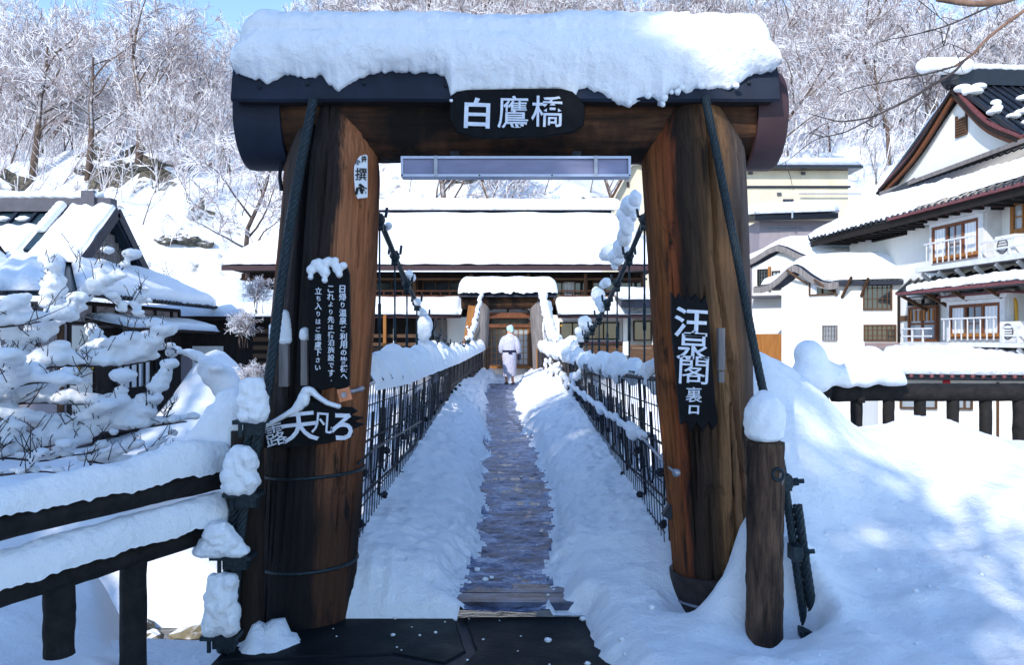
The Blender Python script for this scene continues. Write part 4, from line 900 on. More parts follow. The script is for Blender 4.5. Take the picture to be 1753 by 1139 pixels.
# ------------------------------------------------------------------ the visitor
P0 = Vector((at(872, 0, 23.7).x, 23.7, deck_z(23.7) + .03))
man = thing("person", P0, "person in pale cotton robe, navy sash and towel cap walking away along the bridge", "person")
V, E, RD = [], [], []
def jt(p, r, par=None):
    V.append(Vector(p)); RD.append(r)
    if par is not None: E.append((par, len(V) - 1))
    return len(V) - 1
pel = jt((0, 0, .90), .13); sp = jt((0, .02, 1.15), .12, pel); ch = jt((0, .05, 1.33), .135, sp); nk = jt((0, .10, 1.46), .055, ch); h0 = jt((0, .14, 1.54), .085, nk); h1 = jt((0, .155, 1.63), .088, h0); jt((0, .15, 1.69), .06, h1); jt((0, .25, 1.57), .018, h0)
jt((.088, .13, 1.57), .02, h0); jt((-.088, .13, 1.57), .02, h0)
for s, st in ((1, -.06), (-1, .08)):
    hp = jt((s * .09, 0, .84), .095, pel); kn = jt((s * .10, st * .6 + .03, .47), .065, hp); an = jt((s * .105, st, .09), .042, kn); hl = jt((s * .105, st - .03, .035), .035, an); jt((s * .115, st + .15, .03), .03, an)
    sh = jt((s * .17, .04, 1.36), .06, ch); el = jt((s * .25, .03, 1.10), .045, sh); wr = jt((s * .235, .12, .90), .03, el); pm = jt((s * .232, .15, .84), .028, wr)
    for k in range(4): a = jt((s * .23 + (k - 1.5) * .008, .16 + (k - 1.5) * .018, .79), .009, pm); b = jt((s * .225 + (k - 1.5) * .008, .165 + (k - 1.5) * .018, .755 - .006 * (k in (1, 2))), .008, a)
    a = jt((s * .20, .17, .82), .01, wr); jt((s * .19, .19, .79), .009, a)
me = bpy.data.meshes.new("body"); me.from_pydata([tuple(v) for v in V], E, []); me.materials.append(M["skin"]); bo = bpy.data.objects.new("body", me); C.objects.link(bo); bo.parent = man
bo.modifiers.new("skin", 'SKIN')
for i, sv in enumerate(me.skin_vertices[0].data): sv.radius = (RD[i], RD[i]); sv.use_root = i == 0
bo.modifiers.new("sub", 'SUBSURF').render_levels = 1
mb = MB(); seg = 30
def ring(z, rx, ry, cy, fold): return [P0 + Vector((rx * math.cos(a) * (1 + fold * math.sin(a * 7 + z * 3)), cy + ry * math.sin(a) * (1 + fold * math.sin(a * 5 + z * 5)), z)) for a in [2 * math.pi * k / seg for k in range(seg)]]
mb.loft([ring(*q) for q in ((.20, .185, .15, .01, .05), (.22, .19, .155, .01, .05), (.45, .20, .165, .01, .04), (.70, .205, .17, 0, .03), (.86, .205, .17, 0, .02), (.95, .19, .155, .01, .02), (1.0, .20, .16, .02, .02), (1.15, .225, .165, .03, .02), (1.28, .225, .16, .04, .015), (1.37, .20, .13, .06, .01), (1.43, .13, .10, .08, 0), (1.48, .075, .075, .10, 0))])
for s in (-1, 1):
    pts = [P0 + Vector(v) for v in ((s * .13, .05, 1.36), (s * .19, .04, 1.28), (s * .235, .04, 1.12), (s * .235, .09, .98), (s * .225, .12, .92))]
    mb.tube(smooth_path(pts, 10), [.08, .085, .09, .09, .092, .095, .098, .10, .10, .095], 14)
robe = mb.build("robe", M["robe_cloth"], man, True)
mb = MB(); mb.loft([ring(*q) for q in ((.925, .203, .168, .01, .01), (.93, .208, .172, .01, .01), (.985, .208, .172, .015, .01), (.99, .203, .168, .015, .01))]); mb.box(P0 + Vector((.05, -.17, .93)), (.09, .05, .10)); mb.build("sash", M["navy_cloth"], man, True)
mb = MB(); mb.ball(P0 + Vector((0, .135, 1.635)), (.108, .118, .11), 16, 12, .12); mb.ball(P0 + Vector((.06, .05, 1.57)), (.05, .03, .06), 8, 6, .2); mb.build("towel_cap", M["cap_teal"], man, True)
mb = MB(); mb.ball(P0 + Vector((.29, .12, .80)), (.055, .075, .12), 12, 8, .2); mb.tube([P0 + Vector((.25, .15, .84)), P0 + Vector((.285, .12, .92)), P0 + Vector((.29, .12, .88))], .01, 5); o = mb.build("hand_bag", M["navy_cloth"], None, True); tag(o, "small dark pouch held in the right hand of the robed person", "bag")
for s, st in ((1, -.06), (-1, .08)):
    mb = MB(); mb.box(P0 + Vector((s * .112, st + .05, .0)), (.085, .25, .03)); mb.build("sandal", M["brown_wood"], man)
man.rotation_euler = (0, 0, -.16)
# ------------------------------------------------------------------ house on the left bank
def V3(*a): return Vector(a)
GX = -11.0                                        # gable plane
lh = thing("japanese_house", (-14, 20.5, -1), "dark-roofed traditional house with a triangular gable on the left bank", "house")
rz, ry = 5.02, 21.4
mb = MB()
roof_slab(mb, (-24, 19.55, 3.48), (GX + .35, 19.55, 3.48), (GX + .35, ry, rz), (-24, ry, rz), .12)
roof_slab(mb, (GX + .35, 23.25, 3.48), (-24, 23.25, 3.48), (-24, ry, rz), (GX + .35, ry, rz), .12)
roof_slab(mb, (-24, 17.1, 2.62), (-9.45, 17.1, 2.62), (GX + .1, 19.6, 3.46), (-24, 19.6, 3.46), .10)
roof_slab(mb, (-9.45, 17.1, 2.62), (-9.45, 25.4, 2.62), (GX + .1, 23.3, 3.46), (GX + .1, 19.6, 3.46), .10)
mb.build("roof", M["seam_metal"], lh)
for i in range(16):
    x = GX - .15 - i * .52; mb = MB(); mb.bar((x, 20.5, lerp(3.48, rz, (20.5 - 19.55) / 1.85) + .03), (x, 21.3, rz - .05), .09, .08); mb.build("seam_rib", M["roof_metal"], lh)
mb = MB(); mb.box((-17.4, ry, rz + .16), (13.4, .34, .36)); mb.box((GX - .28, ry, rz + .22), (.35, .5, .6)); mb.build("ridge", M["ridge_grey"], lh)
snow_lumps("ridge_snow", [((GX - .2 - k * .27, ry, rz + .42 + .03 * n1(k * .7)), (.24, .27, .13)) for k in range(42)], lh, .06)
mb = MB(); mb.bar((GX - .95, 19.7, 3.72), (GX - .95, 21.2, 4.98), .22, .22); mb.build("gable_ridge", M["seam_metal"], lh)
snow_lumps("ridge_snow", [((GX - .95, lerp(20.2, 21.1, k / 6), lerp(4.28, 5.02, k / 6) + .12), (.15, .17, .12)) for k in range(7)], lh, .05)
slab_snow("roof_snow", (-24, 19.5, 3.5), (GX - 1.12, 19.5, 3.5), (GX - 1.12, 20.62, 4.4), (-24, 20.62, 4.4), .20, lh, 130, 14, .2, .04, 1.2, .035, .52, .03)
for k in range(7):
    x = GX - 1.9 - k * .52; mb = MB(); mb.ball((x, 21.0, 4.76), (.2, .12, .08), 8, 6, .3); mb.build("roof_snow_patch", M["snow"], lh, True)
slab_snow("roof_snow", (GX - .85, 19.4, 3.46), (GX + .40, 19.4, 3.46), (GX + .40, ry, rz + .03), (GX - .85, ry, rz + .03), .22, lh, 30, 26, .2, .05, 1.2, .03, .4, .04)
slab_snow("roof_snow", (-24, 17.0, 2.62), (-9.6, 17.0, 2.62), (GX, 19.65, 3.5), (-24, 19.65, 3.5), .30, lh, 130, 20, .25, .05, 1., .04, .52, .05)
slab_snow("roof_snow", (-9.4, 17.2, 2.62), (-9.4, 25.4, 2.62), (GX + .2, 23.4, 3.46), (GX + .2, 19.5, 3.46), .26, lh, 60, 20, .25, .06, 1., 0, .5, .07)
slab_snow("roof_snow", (GX + .38, 23.4, 3.48), (-24, 23.4, 3.48), (-24, ry, rz + .03), (GX + .38, ry, rz + .03), .25, lh, 40, 8)
# eave tile ends
mb = MB()
for k in range(36): y = 17.3 + k * .23; mb.ball((-9.42, y, 2.60), (.06, .075, .06), 7, 5)
for k in range(40): x = -9.6 - k * .26; mb.ball((x, 17.08, 2.60), (.075, .06, .06), 7, 5)
mb.build("eave_tile", M["tile_dark"], lh, True)["kind"] = "stuff"
mb = MB(); mb.prism([(GX + .02, 19.75, 3.42), (GX + .02, 23.05, 3.42), (GX + .02, ry, 4.8)], (-.1, 0, 0)); mb.build("gable_wall", M["grey_wood"], lh)
for y0 in (19.5, 23.3):
    mb = MB(); mb.bar((GX + .42, y0, 3.36), (GX + .42, ry, rz - .02), .05, .26, (0, 0, 1)); mb.bar((GX + .36, lerp(y0, ry, .1), 3.34), (GX + .36, ry, rz - .22), .06, .10); mb.build("bargeboard", M["roof_metal"], lh)
for k in range(5): mb = MB(); z = 3.55 + k * .2; w = 1.55 * (1 - (z - 3.42) / 1.4); mb.bar((GX + .05, ry - w, z), (GX + .05, ry + w, z), .03, .19); mb.build("gable_board", M["grey_wood"], lh)
mb = MB(); mb.bar((GX + .08, 20.0, 3.62), (GX + .08, 22.8, 3.62), .06, .06); mb.build("gable_rail", M["brown_wood"], lh)
# little dormer hood on the front slope
mb = MB(); mb.prism([(-12.9, 18.1, 2.98), (-11.95, 18.1, 2.98), (-12.45, 18.1, 3.62)], (0, 1.2, .3)); mb.build("dormer", M["dark_wood"], lh)
snow_lumps("dormer_snow", [((lerp(-13.3, -12.45, t), 18.15 + .2 * k, lerp(3.05, 3.76, t ** .8) + .1 * k), (.2, .28, .13)) for t in (0, .2, .4, .6, .8, 1) for k in range(3)] + [((lerp(-11.5, -12.4, t), 18.15 + .2 * k, lerp(2.85, 3.74, t ** 1.2) + .1 * k), (.2, .28, .13)) for t in (0, .2, .4, .6, .8) for k in range(3)], lh, .06)
WX = -10.2
mb = MB(); mb.box((-16.5, 21.3, .75), (12.6, 6.2, 3.4)); mb.build("wall", M["clay_wall"], lh)
wf = Frame((WX, 18.2), (WX, 24.4))
for k, y in enumerate((18.3, 19.4, 20.5, 21.6, 22.7, 23.8, 24.35)):
    mb = MB(); wf.box(mb, y - 18.2 - .06, y - 18.2 + .06, -.95, 2.45, 0, .05); mb.build("post", M["dark_wood"], lh)
mb = MB(); wf.box(mb, 0, 6.2, 1.93, 2.0, .002, .045); wf.box(mb, 0, 6.2, 2.4, 2.5, .002, .045); mb.build("tie_beam", M["dark_wood"], lh)
mb = MB(); roof_slab(mb, (-9.15, 19.0, 1.86), (-9.15, 24.7, 1.80), (WX, 24.7, 2.08), (WX, 19.0, 2.1), .06); mb.build("pent_roof", M["dark_wood"], lh)
slab_snow("pent_snow", (-9.1, 19.0, 1.87), (-9.1, 24.8, 1.81), (WX + .02, 24.8, 2.08), (WX + .02, 19.0, 2.1), .17, lh, 50, 8, .2, .05, 1.5, 0, .5, .05)
mb = MB(); wf.box(mb, 1.15, 6.1, -.9, 1.85, .052, .07); mb.build("wall_panel", M["dark_wood"], lh)
window(lh, wf, 2.05, 4.05, .25, 1.72, 5, 1, .075, .05, M["dark_wood"], M["light_glass"], [(0, .72), (.8, 1)], .022)
window(lh, wf, 4.25, 4.8, .25, 1.72, 1, 2, .075, .05, M["dark_wood"], M["dark_glass"])
mb = MB(); wf.box(mb, .06, 1.1, -.9, 1.9, .006, .03); mb.build("wall_panel", M["plaster"], lh)
mb = MB(); c = wf.p(.75, 1.05, .05); mb.tube([c + V3(0, .33 * math.cos(a), .33 * math.sin(a)) for a in [2 * math.pi * k / 24 for k in range(25)]], .035, 6, False); rw_ = mb.build("round_window", M["yellow_pole"], lh)
mb = MB(); mb.loft([[c + V3(x, .31 * math.cos(a), .31 * math.sin(a)) for a in [2 * math.pi * k / 24 for k in range(24)]] for x in (-.03, -.01)]); mb.build("pane", M["dark_glass"], rw_)
ff = Frame((-22.8, 18.2), (WX, 18.2))
for u in (1.5, 3.4, 5.3, 7.2, 9.1, 11.0, 12.5): mb = MB(); ff.box(mb, u - .07, u + .07, -.95, 2.4, 0, .06); mb.build("post", M["brown_wood"], lh)
for u in (3.5, 5.4, 7.3, 9.2): window(lh, ff, u, u + 1.75, .2, 1.7, 2, 2, .01, .05, M["dark_wood"], M["dark_glass"])
mb = MB(); roof_slab(mb, (-22.8, 16.6, 1.95), (-10.9, 16.6, 1.95), (-10.9, 18.2, 2.3), (-22.8, 18.2, 2.3), .08); mb.build("pent_roof", M["dark_wood"], lh)
slab_snow("pent_snow", (-22.8, 16.5, 1.95), (-10.9, 16.5, 1.95), (-10.9, 18.2, 2.32), (-22.8, 18.2, 2.32), .22, lh, 80, 10, .2)

# low annex between the left house and the long hall
an = thing("wooden_annex", (-8.6, 27, -.6), "low dark timber annex under a deep snow roof beside the left house", "annex")
mb = MB(); mb.box((-8.9, 28.2, .75), (5.2, 4.0, 3.0)); mb.build("wall", M["dark_wood"], an)
mb = MB(); roof_slab(mb, (-13, 25.4, 2.32), (-6.5, 25.4, 2.28), (-6.5, 29, 3.1), (-13, 29, 3.1), .12); mb.build("roof", M["dark_wood"], an)
slab_snow("roof_snow", (-13, 25.2, 2.32), (-6.3, 25.2, 2.28), (-6.3, 29.2, 3.1), (-13, 29.2, 3.1), .34, an, 60, 20, .35, .09, .8, 0, .5, .06)
snow_lumps("roof_snow_heap", [((-9.7 + rnd.uniform(-1.4, .9), 27 + rnd.uniform(-.8, 1.2), 2.95 + rnd.uniform(-.1, .25)), (rnd.uniform(.7, 1.0), .8, rnd.uniform(.35, .55))) for _ in range(14)], an, .1, None, 8)
af = Frame((-11.5, 26.2), (-6.3, 26.2))
mb = MB(); af.box(mb, 1.0, 2.0, -.5, 1.35, .0, .04); mb.build("wall_panel", M["plaster"], an); mb = MB(); af.box(mb, .2, 1.0, -.3, 1.05, .005, .05); mb.build("wall_panel", M["clay_wall"], an)
for k in range(7):
    mb = MB(); af.box(mb, 3.0, 5.2, .15 + k * .27, .30 + k * .27, .03, .08); mb.build("slat", M["brown_wood_x"], an)
for u in (3.0, 4.1, 5.2): mb = MB(); af.box(mb, u - .05, u + .05, -.5, 2.2, .0, .05); mb.build("post", M["dark_wood"], an)

# ------------------------------------------------------------------ long snow-roofed hall at the end of the bridge
hall = thing("bathhouse_hall", (-3, 36, 0), "long two-storey dark timber hall under a broad snow roof beyond the far gate", "hall")
EL, ER, RL, RR_ = -12.0, 6.3, -9.0, 5.0
mb = MB(); roof_slab(mb, (EL, 33, 4.6), (ER, 33, 4.6), (RR_, 39.3, 7.75), (RL, 39.3, 7.75), .16); roof_slab(mb, (ER, 33, 4.6), (ER, 45, 4.6), (RR_, 39.4, 7.75), (RR_, 39.3, 7.75), .16); roof_slab(mb, (EL, 45, 4.6), (EL, 33, 4.6), (RL, 39.3, 7.75), (RL, 39.4, 7.75), .16)
mb.build("roof", M["brown_metal"], hall)
slab_snow("roof_snow", (EL - .1, 32.85, 4.66), (ER + .1, 32.85, 4.66), (RR_, 38.3, 7.3), (RL, 38.3, 7.3), .42, hall, 130, 40, .4, .05, .7, 0, .5, .09)
slab_snow("roof_snow", (ER + .1, 33, 4.66), (ER + .1, 45, 4.66), (RR_ - .1, 39.6, 7.6), (RR_ - .1, 39.1, 7.6), .45, hall, 40, 24, .5)
slab_snow("roof_snow", (EL - .1, 45, 4.66), (EL - .1, 33, 4.66), (RL, 38.7, 7.4), (RL, 39.6, 7.4), .42, hall, 40, 24, .4)
mb = MB(); mb.box(((RL + RR_) / 2, 38.9, 7.55), (RR_ - RL - .4, .9, .55)); mb.build("ridge", M["roof_metal"], hall)
slab_snow("ridge_snow", (RL - .2, 38.25, 7.78), (RR_ + .35, 38.25, 7.78), (RR_ + .2, 39.6, 8.0), (RL - .1, 39.6, 8.0), .55, hall, 130, 14, .35, .08, .7, 0, .5, .16, 3.)
mb = MB(); mb.bar((EL, 32.9, 4.52), (ER, 32.9, 4.52), .08, .20); mb.build("eave_board", M["brown_metal"], hall)
mb = MB(); mb.box((-2.9, 38.2, 2.3), (17.4, 6, 4.5)); mb.build("wall", M["dark_wood"], hall)
hf = Frame((-11.6, 35.15), (5.8, 35.15)); h2 = Frame((-11.6, 34.2), (5.8, 34.2))
for i in range(7):
    a = .15 + i * 2.5; window(hall, hf, a, a + 2.3, 3.1, 4.15, 4, 2 if i % 2 else 1, .0, .05, M["brown_wood"], M["dark_glass"], [(.55, .75)] if i == 5 else None)
for i in range(8): mb = MB(); u = .05 + i * 2.45; h2.box(mb, u - .06, u + .06, 3.2, 4.4, -.06, .06); mb.build("post", M["brown_wood"], hall)
mb = MB(); h2.box(mb, 0, 17.4, 4.12, 4.2, -.05, .05); mb.build("veranda_beam", M["brown_wood_x"], hall)
mb = MB(); h2.box(mb, 0, 17.4, 3.62, 3.68, .0, .06); h2.box(mb, 0, 17.4, 3.42, 3.46, .01, .05)
for i in range(43): h2.box(mb, i * .405, i * .405 + .05, 3.2, 3.6, .01, .05)
mb.build("veranda_railing", M["win_wood"], hall)
mb = MB(); h2.box(mb, 0, 17.4, 3.05, 3.2, -.95, .1); mb.build("veranda_floor", M["dark_wood"], hall)
for x0, x1, nm in ((-12, -2.05, 0), (1.85, 6.2, 1)):
    mb = MB(); roof_slab(mb, (x0, 32.0, 2.52), (x1, 32.0, 2.52), (x1, 34.3, 3.15), (x0, 34.3, 3.15), .1); mb.build("pent_roof", M["brown_metal"], hall)
    slab_snow("pent_snow", (x0, 31.9, 2.56), (x1, 31.9, 2.56), (x1, 34.2, 3.18), (x0, 34.2, 3.18), .26, hall, 80, 14, .25, .04, 1., 0, .5, .06)
gf = Frame((-11.6, 33.6), (6.2, 33.6)); LX = -11.6
def gx(px): return gf.px(px)[0]
mb = MB(); gf.box(mb, 0, gx(826), 0, 2.6, -.2, 0); mb.build("wall", M["dark_wood"], hall)
mb = MB(); gf.box(mb, gx(912), 17.8, 0, 2.6, -.2, 0); mb.build("wall", M["plaster"], hall)
mb = MB(); gf.box(mb, gx(764), gx(800), .2, 2.5, .0, .08); mb.build("wall_panel", M["plaster"], hall)
for k in range(4): mb = MB(); u = gx(744) + k * .14; gf.box(mb, u, u + .13, .3, 2.45 - .05 * (k % 2), .2, .24); mb.build("fence_board", M["grey_wood"], hall)
for k in range(4): mb = MB(); z = .62 + k * .34; gf.box(mb, gx(600), gx(738), z, z + .14, 1.5, 1.56); mb.build("slat", M["brown_wood_x"], hall)
for px, mt in ((636, "dark_wood"), (736, "brown_wood"), (685, "white_paint")): mb = MB(); gf.box(mb, gx(px) - .05, gx(px) + .05, .2, 2.0, 1.57, 1.64); mb.build("fence_post", M[mt], hall)
mb = MB(); gf.box(mb, gx(670) - .06, gx(670) + .06, .2, 2.55, 1.7, 1.8); mb.build("orange_post", M["orange_wood"], hall)
for a, b in ((958, 1002), (1006, 1060)): window(hall, gf, gx(a), gx(b), 1.55, 2.3, 2, 1, .02, .06, M["dark_wood"], M["dark_glass"])
window(hall, gf, gx(1082), gx(1114), 1.5, 2.35, 1, 1, .3, .06, M["dark_wood"], M["dark_glass"])
mb = MB(); gf.box(mb, gx(985), gx(1064), 1.40, 1.48, .03, .14); mb.build("sill", M["tile_red"], hall)
for px in (1070, 1119): mb = MB(); gf.box(mb, gx(px) - .12, gx(px) + .12, .9, 2.5, .1, .3); mb.build("post", M["plaster"], hall)
for k in range(9): mb = MB(); gf.box(mb, gx(985), gx(1066), .05 + k * .15, .19 + k * .15, .03, .07 + .012 * (k % 2)); mb.build("clapboard", M["brown_wood_x"], hall)
for k in range(9): mb = MB(); gf.box(mb, gx(1074), gx(1150), .0 + k * .15, .14 + k * .15, .31, .35 + .012 * (k % 2)); mb.build("clapboard", M["brown_wood_x"], hall)
mb = MB(); c = at(961, 558, 33.3); mb.ball(c, .05, 8, 6); mb.build("lantern", M["yellow_pole"], hall)
# porch roof at the right
mb = MB(); pr = [at(1064, 514, 31.5), at(1140, 514, 31.5)]; roof_slab(mb, pr[0], pr[1], pr[1] + V3(0, 2, .3), pr[0] + V3(0, 2, .3), .3); mb.build("porch_roof", M["roof_metal"], hall)
slab_snow("porch_snow", pr[0] + V3(-.05, -.05, .02), pr[1] + V3(0, -.05, .02), pr[1] + V3(0, 2, .32), pr[0] + V3(-.05, 2, .32), .34, hall, 30, 12, .2)
# entrance behind the far gate
en = thing("entrance_porch", (-.2, 31.6, .2), "timber entrance porch with a glazed lattice door and small white gable behind the far gate", "porch")
ef = Frame((-2, 31.6), (2, 31.6)); ex = lambda px: ef.px(px)[0]; ez = lambda py: EYE + (HY - py) / F * 31.6
ds = []
for a, b in ((833, 868), (869, 905)):
    window(en, ef, ex(a), ex(b), ez(626), ez(562), 4, 6, .0, .05, M["orange_wood"] if a > 840 else M["brown_wood"], M["dark_glass"] if a < 850 else M["light_glass"], None, .014, .06, "lattice_door")
mb = MB(); ef.box(mb, ex(826), ex(833), .2, ez(548), -.05, .12); ef.box(mb, ex(905), ex(912), .2, ez(548), -.05, .12); mb.build("door_post", M["brown_wood"], en)
mb = MB(); ef.box(mb, ex(826), ex(912), ez(561), ez(556), -.05, .14); ef.box(mb, ex(830), ex(908), ez(545), ez(536), -.03, .3); mb.build("lintel", M["win_wood"], en)
window(en, ef, ex(833), ex(905), ez(556), ez(546), 7, 1, .0, .03, M["brown_wood"], M["dark_glass"], None, .012, .05, "transom")
mb = MB(); ef.box(mb, ex(833), ex(905), ez(536), ez(522), -.1, -.02); mb.build("gable_wall", M["plaster"], en)
mb = MB(); ef.box(mb, ex(868), ex(871), ez(536), ez(522), -.02, .03); mb.build("gable_post", M["dark_wood"], en)
mb = MB(); ef.box(mb, ex(826) - .3, ex(912) + .3, .0, 2.9, -.3, -.12); mb.build("wall", M["plaster"], en)
for s in (-1, 1):
    mb = MB(); m0 = at(869, 518, 31.3); e0 = at(869 + s * 46, 537, 31.3); mb.bar(m0, e0, .5, .09, (0, 0, 1)); mb.build("roof", M["dark_wood"], en)
mb = MB(); ef.box(mb, ex(828), ex(910), ez(631), ez(627), .0, .3); mb.build("door_step", M["orange_wood"], en)

# ------------------------------------------------------------------ cream building on the slope behind
cb = thing("cream_building", (14, 56, 4), "long cream building with thin snow roof on the slope behind the right gate log", "building")
cf = Frame((10, 55), (34, 55)); cx_ = lambda px: cf.px(px)[0]; cz = lambda py: EYE + (HY - py) / F * 55
mb = MB(); cf.box(mb, cx_(1120), cx_(1452), 4, cz(291), -8, 0); mb.build("wall", M["cream"], cb)
mb = MB(); cf.box(mb, cx_(1110), cx_(1455), cz(322), cz(318.5), 0, .12); mb.build("string_course", M["roof_metal"], cb)
mb = MB(); cf.box(mb, cx_(1100), cx_(1469), cz(292), cz(287.5), -9, .8); mb.build("roof", M["tile_dark"], cb)
a, b = cf.p(cx_(1100), cz(287), .9), cf.p(cx_(1470), cz(287), .9)
slab_snow("roof_snow", a, b, b + V3(0, 9, 1.0), a + V3(0, 9, 1.0), .55, cb, 80, 10, .4, .05, .6, 0, .5, .06)
for px, py in ((1281, 294), (1371, 294.5), (1330, 330)): mb = MB(); cf.box(mb, cx_(px), cx_(px + 7), cz(py + 5), cz(py), 0, .12); mb.build("vent", M["ridge_grey"], cb)
mb = MB(); cf.box(mb, cx_(1365), cx_(1470), cz(334), cz(332.5), .3, .4); mb.build("rail", M["zinc"], cb)
window(cb, cf, cx_(1340), cx_(1358), cz(346), cz(341), 3, 1, 0, .05, M["ridge_grey"])
cg = thing("cream_gable_house", (9, 52, 3), "cream gabled house with a brown verge beside the hall's right roof end", "house")
f2 = Frame((5, 50), (15, 50)); c2 = lambda px, py: f2.p(f2.px(px)[0], EYE + (HY - py) / F * 50)
mb = MB(); mb.prism([c2(1046, 352), c2(1083, 283), c2(1140, 283), c2(1140, 500), c2(1046, 500)], (0, 5, 0)); mb.build("wall", M["cream"], cg)
mb = MB(); mb.bar(c2(1040, 352) + V3(0, -.2, 0), c2(1082, 275) + V3(0, -.2, 0), .7, .14); mb.build("bargeboard", M["brown_wood"], cg)
mb = MB(); mb.bar(c2(1081, 276) + V3(0, -.2, 0), c2(1150, 292) + V3(0, -.2, 0), .7, .14); mb.build("roof", M["brown_wood"], cg)
a, b = c2(1083, 275), c2(1150, 290); slab_snow("roof_snow", a + V3(0, -.6, .1), b + V3(0, -.6, .1), b + V3(0, 5, .1), a + V3(0, 5, .1), .5, cg, 20, 12, .3)
mb = MB(); p = c2(1075, 316); mb.box(p + V3(0, -.05, 0), (.14, .12, .3)); mb.build("vent", M["brown_metal"], cg)
lb = thing("grey_outbuilding", (14.5, 45, 2), "low grey outbuilding with a thick snow roof below the cream building", "outbuilding")
lf = Frame((12, 44), (22, 44)); l2 = lambda px, py, n=0: lf.p(lf.px(px)[0], EYE + (HY - py) / F * 44, n)
mb = MB(); mb.prism([l2(1300, 378), l2(1440, 378), l2(1440, 560), l2(1300, 560)], (0, 6, 0)); mb.build("wall", M["clay_wall"], lb)
mb = MB(); roof_slab(mb, l2(1285, 372, .8), l2(1425, 368, .8), l2(1480, 350, -5), l2(1290, 350, -5), .3); mb.build("roof", M["tile_dark"], lb)
slab_snow("roof_snow", l2(1283, 371, .9), l2(1427, 366, .9), l2(1485, 346, -5), l2(1310, 346, -5), .6, lb, 50, 20, .6, .08, .6, 0, .5, .08)
window(lb, lf, lf.px(1313)[0], lf.px(1378)[0], l2(0, 393).z, l2(0, 389.5).z, 5, 1, .0, .04, M["zinc"])
mb = MB(); mb.tube([l2(1346, 366, .95), l2(1346, 378, .95)], .05, 6); mb.build("icicle", M["light_glass"], lb)

# ------------------------------------------------------------------ white inn on the right
inn = thing("white_inn", (18, 28, -2.5), "big white plastered inn with orange timber gable, bay windows and balconies on the right", "inn")
def U(px, py=HY, n=0.): return IF.px(px, py, n)[0]
IF = Frame((14.42, 34.0), (15.70, 19.0))
def IP(px, py, n): u, z = IF.px(px, py, n); return IF.p(u, z, n)
mb = MB(); IF.box(mb, 0, 16, -3, 5.75, -9, 0); mb.build("wall", M["plaster"], inn)
# skirt roof under the gable
e0, e1 = IF.p(-1.4, 5.92, 1.1), IF.p(16, 5.9, 1.1); t0, t1 = IF.p(1.6, 7.95, -2.0), IF.p(16, 7.95, -2.0)
mb = MB(); roof_slab(mb, e0, e1, t1, t0, .22); b0_, b1_ = IF.p(-1.4, 5.92, -12), IF.p(1.6, 7.95, -9); roof_slab(mb, e0, b0_, b1_, t0, .22); mb.build("skirt_roof", M["tile_dark"], inn)
mb = MB(); mb.bar(IF.p(-1.3, 5.76, 1.08), IF.p(16, 5.74, 1.08), .06, .22); mb.build("eave_board", M["dark_wood"], inn)
mb = MB(); mb.bar(IF.p(5.0, 5.93, 1.16), IF.p(16, 5.92, 1.16), .14, .10); mb.build("eave_edge", M["tile_red"], inn)
mb = MB()
for i in range(28): IF.box(mb, .1 + i * .58, .2 + i * .58, 5.58, 5.68, .05, 1.05)
mb.build("rafter", M["dark_wood"], inn)["kind"] = "stuff"
mb = MB()
for i in range(44): k = i / 44; mb.tube([e0.lerp(e1, k) + V3(0, 0, .04), t0.lerp(t1, k) + V3(0, 0, .04)], .05, 5)
mb.build("tile_rib", M["tile_dark"], inn)["kind"] = "stuff"
mb = MB()
for i in range(24): IF.box(mb, .4 + i * .62, .5 + i * .62, 5.66, 5.74, 1.03, 1.06)
mb.build("rafter_end", M["grey_wood"], inn)["kind"] = "stuff"
mb = MB()
for i in range(46): p = IF.p(-1.2 + i * .36, 5.98, 1.18); mb.ball(p, (.07, .10, .08), 7, 5)
mb.build("eave_tile", M["tile_dark"], inn, True)["kind"] = "stuff"
slab_snow("skirt_snow", IF.p(-1.5, 5.98, 1.2), IF.p(6.2, 5.98, 1.12), IF.p(6.2, 7.05, -.55), IF.p(.7, 7.45, -1.2), .24, inn, 70, 24, .25, .05, 1., .02, .36, .16, 2.)
slab_snow("skirt_snow", IF.p(6.0, 6.2, .75), IF.p(16, 6.35, .55), IF.p(16, 6.95, -.4), IF.p(6.0, 7.05, -.55), .20, inn, 80, 20, .22, .05, 1., .02, .36, .14, 5.)
slab_snow("skirt_snow", IF.p(-1.45, 5.98, 1.1), IF.p(-1.45, 5.98, -9), IF.p(1.5, 7.9, -8), IF.p(1.5, 7.9, -2.0), .28, inn, 40, 16, .25)
mb = MB(); mb.bar(IF.p(-1.4, 6.05, 1.1), IF.p(1.6, 8.08, -2.0), .3, .22); mb.build("hip_ridge", M["tile_dark"], inn)
# gable
GN = -2.1; ga, gl, gr = IP(1646, 152, GN), IP(1516, 328, GN), IP(1762, 236, GN)
mb = MB(); mb.prism([IP(1642, 172, GN), IP(1532, 324, GN), IP(1760, 244, GN)], IF.N * -.3); mb.build("gable_wall", M["plaster"], inn)
out = IF.N * .28
for q, s in ((gl, 1), (gr, -1)):
    m0 = ga.lerp(q, .5) - V3(0, 0, .35)
    pth = smooth_path([ga + out, m0 + out, q + out], 14); o = None
    for off, w, h, mt, dz in ((0, .10, .30, "win_wood", -.16), (.0, .16, .10, "tile_red", .05)):
        mb = MB()
        for a, b in zip(pth, pth[1:]): mb.bar(a + V3(0, 0, dz), b + V3(0, 0, dz), w, h)
        o = mb.build("bargeboard" if h > .2 else "verge_tile", M[mt], inn)
    mb = MB()
    for a, b in zip(pth, pth[1:]): mb.bar(a - out * .5 + V3(0, 0, -.1), b - out * .5 + V3(0, 0, -.1), .6, .10)
    mb.build("verge_soffit", M["dark_wood"], inn)
